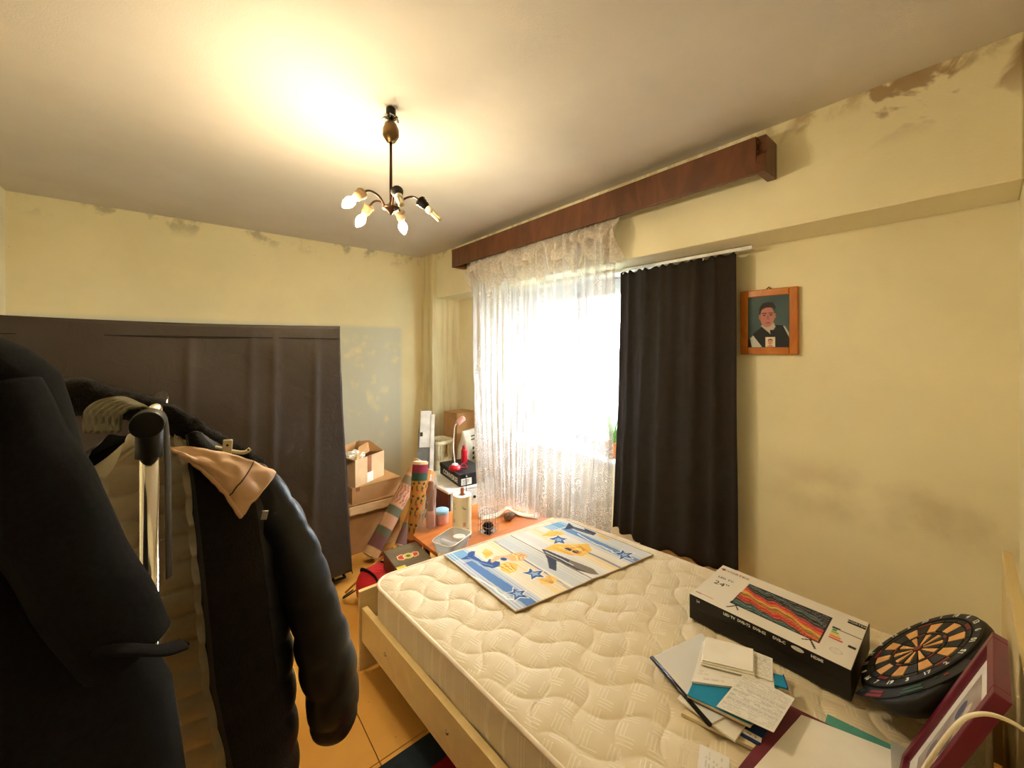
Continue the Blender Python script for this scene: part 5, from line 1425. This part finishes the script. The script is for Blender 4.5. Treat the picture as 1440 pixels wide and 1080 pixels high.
wcup = thing('wire_holder', 'square wire mesh pen holder on the table beside the paper roll', 'holder', (1.49, 2.045, tz + .0005), R(15))
ww, wh_ = .045, .125
for z in (.002, .042, .084, wh_):
    MB().tube([(-ww, -ww, z), (ww, -ww, z), (ww, ww, z), (-ww, ww, z), (-ww, -ww, z)], .0014, 5).build('ring_wire', 'steel', wcup)
for i in range(5):
    f = lerp(-ww, ww, i / 4)
    for p in ((f, -ww), (f, ww), (-ww, f), (ww, f)):
        MB().tube([(p[0], p[1], .002), (p[0], p[1], wh_)], .0012, 5).build('upright_wire', 'steel', wcup)
MB().bb((-ww, -ww, 0), (ww, ww, .002)).build('base', 'steel', wcup)
dk = MB().grid(lambda u, v: Vector((.036 * math.cos(2 * PI * u) * math.sin(PI * v) * (1 + .2 * nz(u * 4, v * 4)), .034 * math.sin(2 * PI * u) * math.sin(PI * v), .028 - .028 * math.cos(PI * v))), 20, 12).build('dark_cloth_ball', 'black_fabric', None, True, loc=(1.49, 2.045, tz + .004)); tag(dk, 'dark rag bundled in the wire holder', 'rag')
sn = MB().grid(lambda u, v: Vector((.042 * math.cos(2 * PI * u) * math.sin(PI * v) * (1 + .15 * nz(3 * math.cos(2 * PI * u), 3 * math.sin(2 * PI * u), v * 3)), .030 * math.sin(2 * PI * u) * math.sin(PI * v), .026 - .026 * math.cos(PI * v))), 28, 16).build('stone', 'stone', None, True, loc=(1.702, 2.09, tz + .001)); tag(sn, 'rounded brown stone weighing down the lace hem on the table', 'stone')
def hemcloth(u, v):
    p = Vector(tuple(interp(u, [0, .25, .5, .75, 1], q) for q in ([1.55, 1.66, 1.74, 1.80, 1.86], [2.20, 2.17, 2.15, 2.06, 1.96], [0, 0, 0, 0, 0])))
    return Vector((p.x + .03 * v, p.y + .06 * v, tz + .003 + .04 * math.exp(-((u - .5) / .14) ** 2) * (1 - v * .4) + .012 * math.sin(PI * v) + .004 * nz(u * 8, v * 5)))
hc = MB().grid(hemcloth, 40, 10).build('hem_cloth', 'paper', None, True, solid=.002); tag(hc, 'white folded cloth draped over the stone on the table', 'cloth')

# ------------------------------------------------------------------ cigar box on the red bag
rb = thing('red_bag', 'red sports bag with black straps on the floor behind the bed', 'bag', (.93, 2.24, 0))
def redbag(u, v):
    a = 2 * PI * u; b = PI * (v - .5)
    cx = math.copysign(abs(math.cos(a)) ** .6, math.cos(a)); cy = math.copysign(abs(math.sin(a)) ** .6, math.sin(a)); cb2 = max(0, math.cos(b)) ** .5
    return Vector((.175 * cx * cb2, .21 * cy * cb2, .095 + .095 * math.copysign(abs(math.sin(b)) ** .7, math.sin(b)) + .006 * nz(cx * 4, cy * 4, v * 5)))
MB().grid(redbag, 48, 24).build('body', 'red_fabric', rb, True)
for x in (-.10, .02): MB().tube([redbag(.5 + .25 * 0 + k / 40, .5 + .42 * math.sin(PI * k / 20)) for k in range(21)] if False else smooth_path([(x, -.2, .09), (x - .02, -.16, .175), (x, 0, .196), (x - .02, .16, .175), (x, .2, .09)], 5), .011, 8, True, .35).build('strap', 'black_fabric', rb, True)
MB().tube(smooth_path([(-.17, .10, .10), (-.21, .17, .04), (-.20, .23, .012), (-.14, .26, .012)], 6), .008, 8, True, .4).build('loose_strap', 'black_fabric', rb, True)
wl = thing('wooden_stick', 'thin brown wooden stick leaning across the red bag', 'stick', (.80, 2.44, .1))
MB().tube([(.735, 2.47, .03), (1.02, 2.43, .225)], .006, 6).build('shaft', 'stick_wood', wl, world=True)
cgc = [(.893, 2.262), (1.105, 2.300), (1.085, 1.985), (.895, 2.02)]
cg = thing('cigar_box', 'flat brown wooden cigar box with a red and gold band printed on its lid', 'box', (.99, 2.15, .199), R(-4))
MB().bb((-.10, -.13, 0), (.10, .13, .088)).build('body', 'cigar_wood', cg, bevel=.002)
MB().bb((-.102, -.132, .088), (.102, .132, .102)).build('lid', 'cigar_top', cg, bevel=.002)
cvl = Canvas(80, 60, sr(112, 98, 74))
cvl.poly([(.1, .32), (.3, .25), (.42, .4), (.6, .42), (.78, .32), (.93, .42), (.88, .66), (.7, .72), (.58, .58), (.4, .6), (.25, .7), (.07, .58)], sr(232, 206, 160))
cvl.poly([(.13, .36), (.29, .30), (.4, .44), (.6, .46), (.78, .37), (.89, .45), (.85, .62), (.71, .67), (.58, .54), (.4, .56), (.25, .65), (.11, .55)], sr(196, 66, 42))
cvl.ell((.5, .5), (.2, .2), sr(236, 214, 150)); cvl.ell((.5, .5), (.16, .16), sr(196, 176, 70)); cvl.ell((.5, .5), (.08, .09), sr(86, 110, 50))
cvl.build('band_print', lambda u, v: (lerp(-.075, .075, u), lerp(.07, -.085, v), .1025), 'print', cg)
MB().bb((-.10, -.128, .1022), (-.05, -.09, .1028)).build('seal_sticker', plain('yellow_seal', sr(226, 206, 70), .5), cg)

# ------------------------------------------------------------------ potted plant on the sill
pp_ = thing('potted_plant', 'small spiky green plant in a terracotta pot on the window sill', 'plant', (2.62, 1.90, WZ0 + .0205))
MB().lathe([(.04, 0), (.045, .01), (.06, .1), (.066, .1), (.066, .125), (.056, .125), (.052, .105)], 24).build('pot', 'terracotta', pp_, True)
MB().lathe([(.053, .10), (.053, .108)], 20).build('soil', 'soil', pp_)
for k in range(16):
    a = k * 2.4; l_ = .16 + .08 * hsh(k); d_ = Vector((math.cos(a), math.sin(a), 0)); sdv = Vector((-d_.y, d_.x, 0))
    pts = [Vector((0, 0, .105)) + d_ * .01, Vector((0, 0, .105 + l_ * .7)) + d_ * l_ * .35, Vector((0, 0, .105 + l_ * (.95 if k % 3 else .6))) + d_ * l_ * .8]
    pts = smooth_path(pts, 4); n_ = len(pts)
    vs = []
    for i, p in enumerate(pts):
        w_ = .008 * (1 - (i / (n_ - 1)) ** 2) + .0006
        vs += [p - sdv * w_, p + sdv * w_]
    MB().add(vs, [(2 * i, 2 * i + 1, 2 * i + 3, 2 * i + 2) for i in range(n_ - 1)]).build('leaf', 'leaf', pp_, solid=.001)
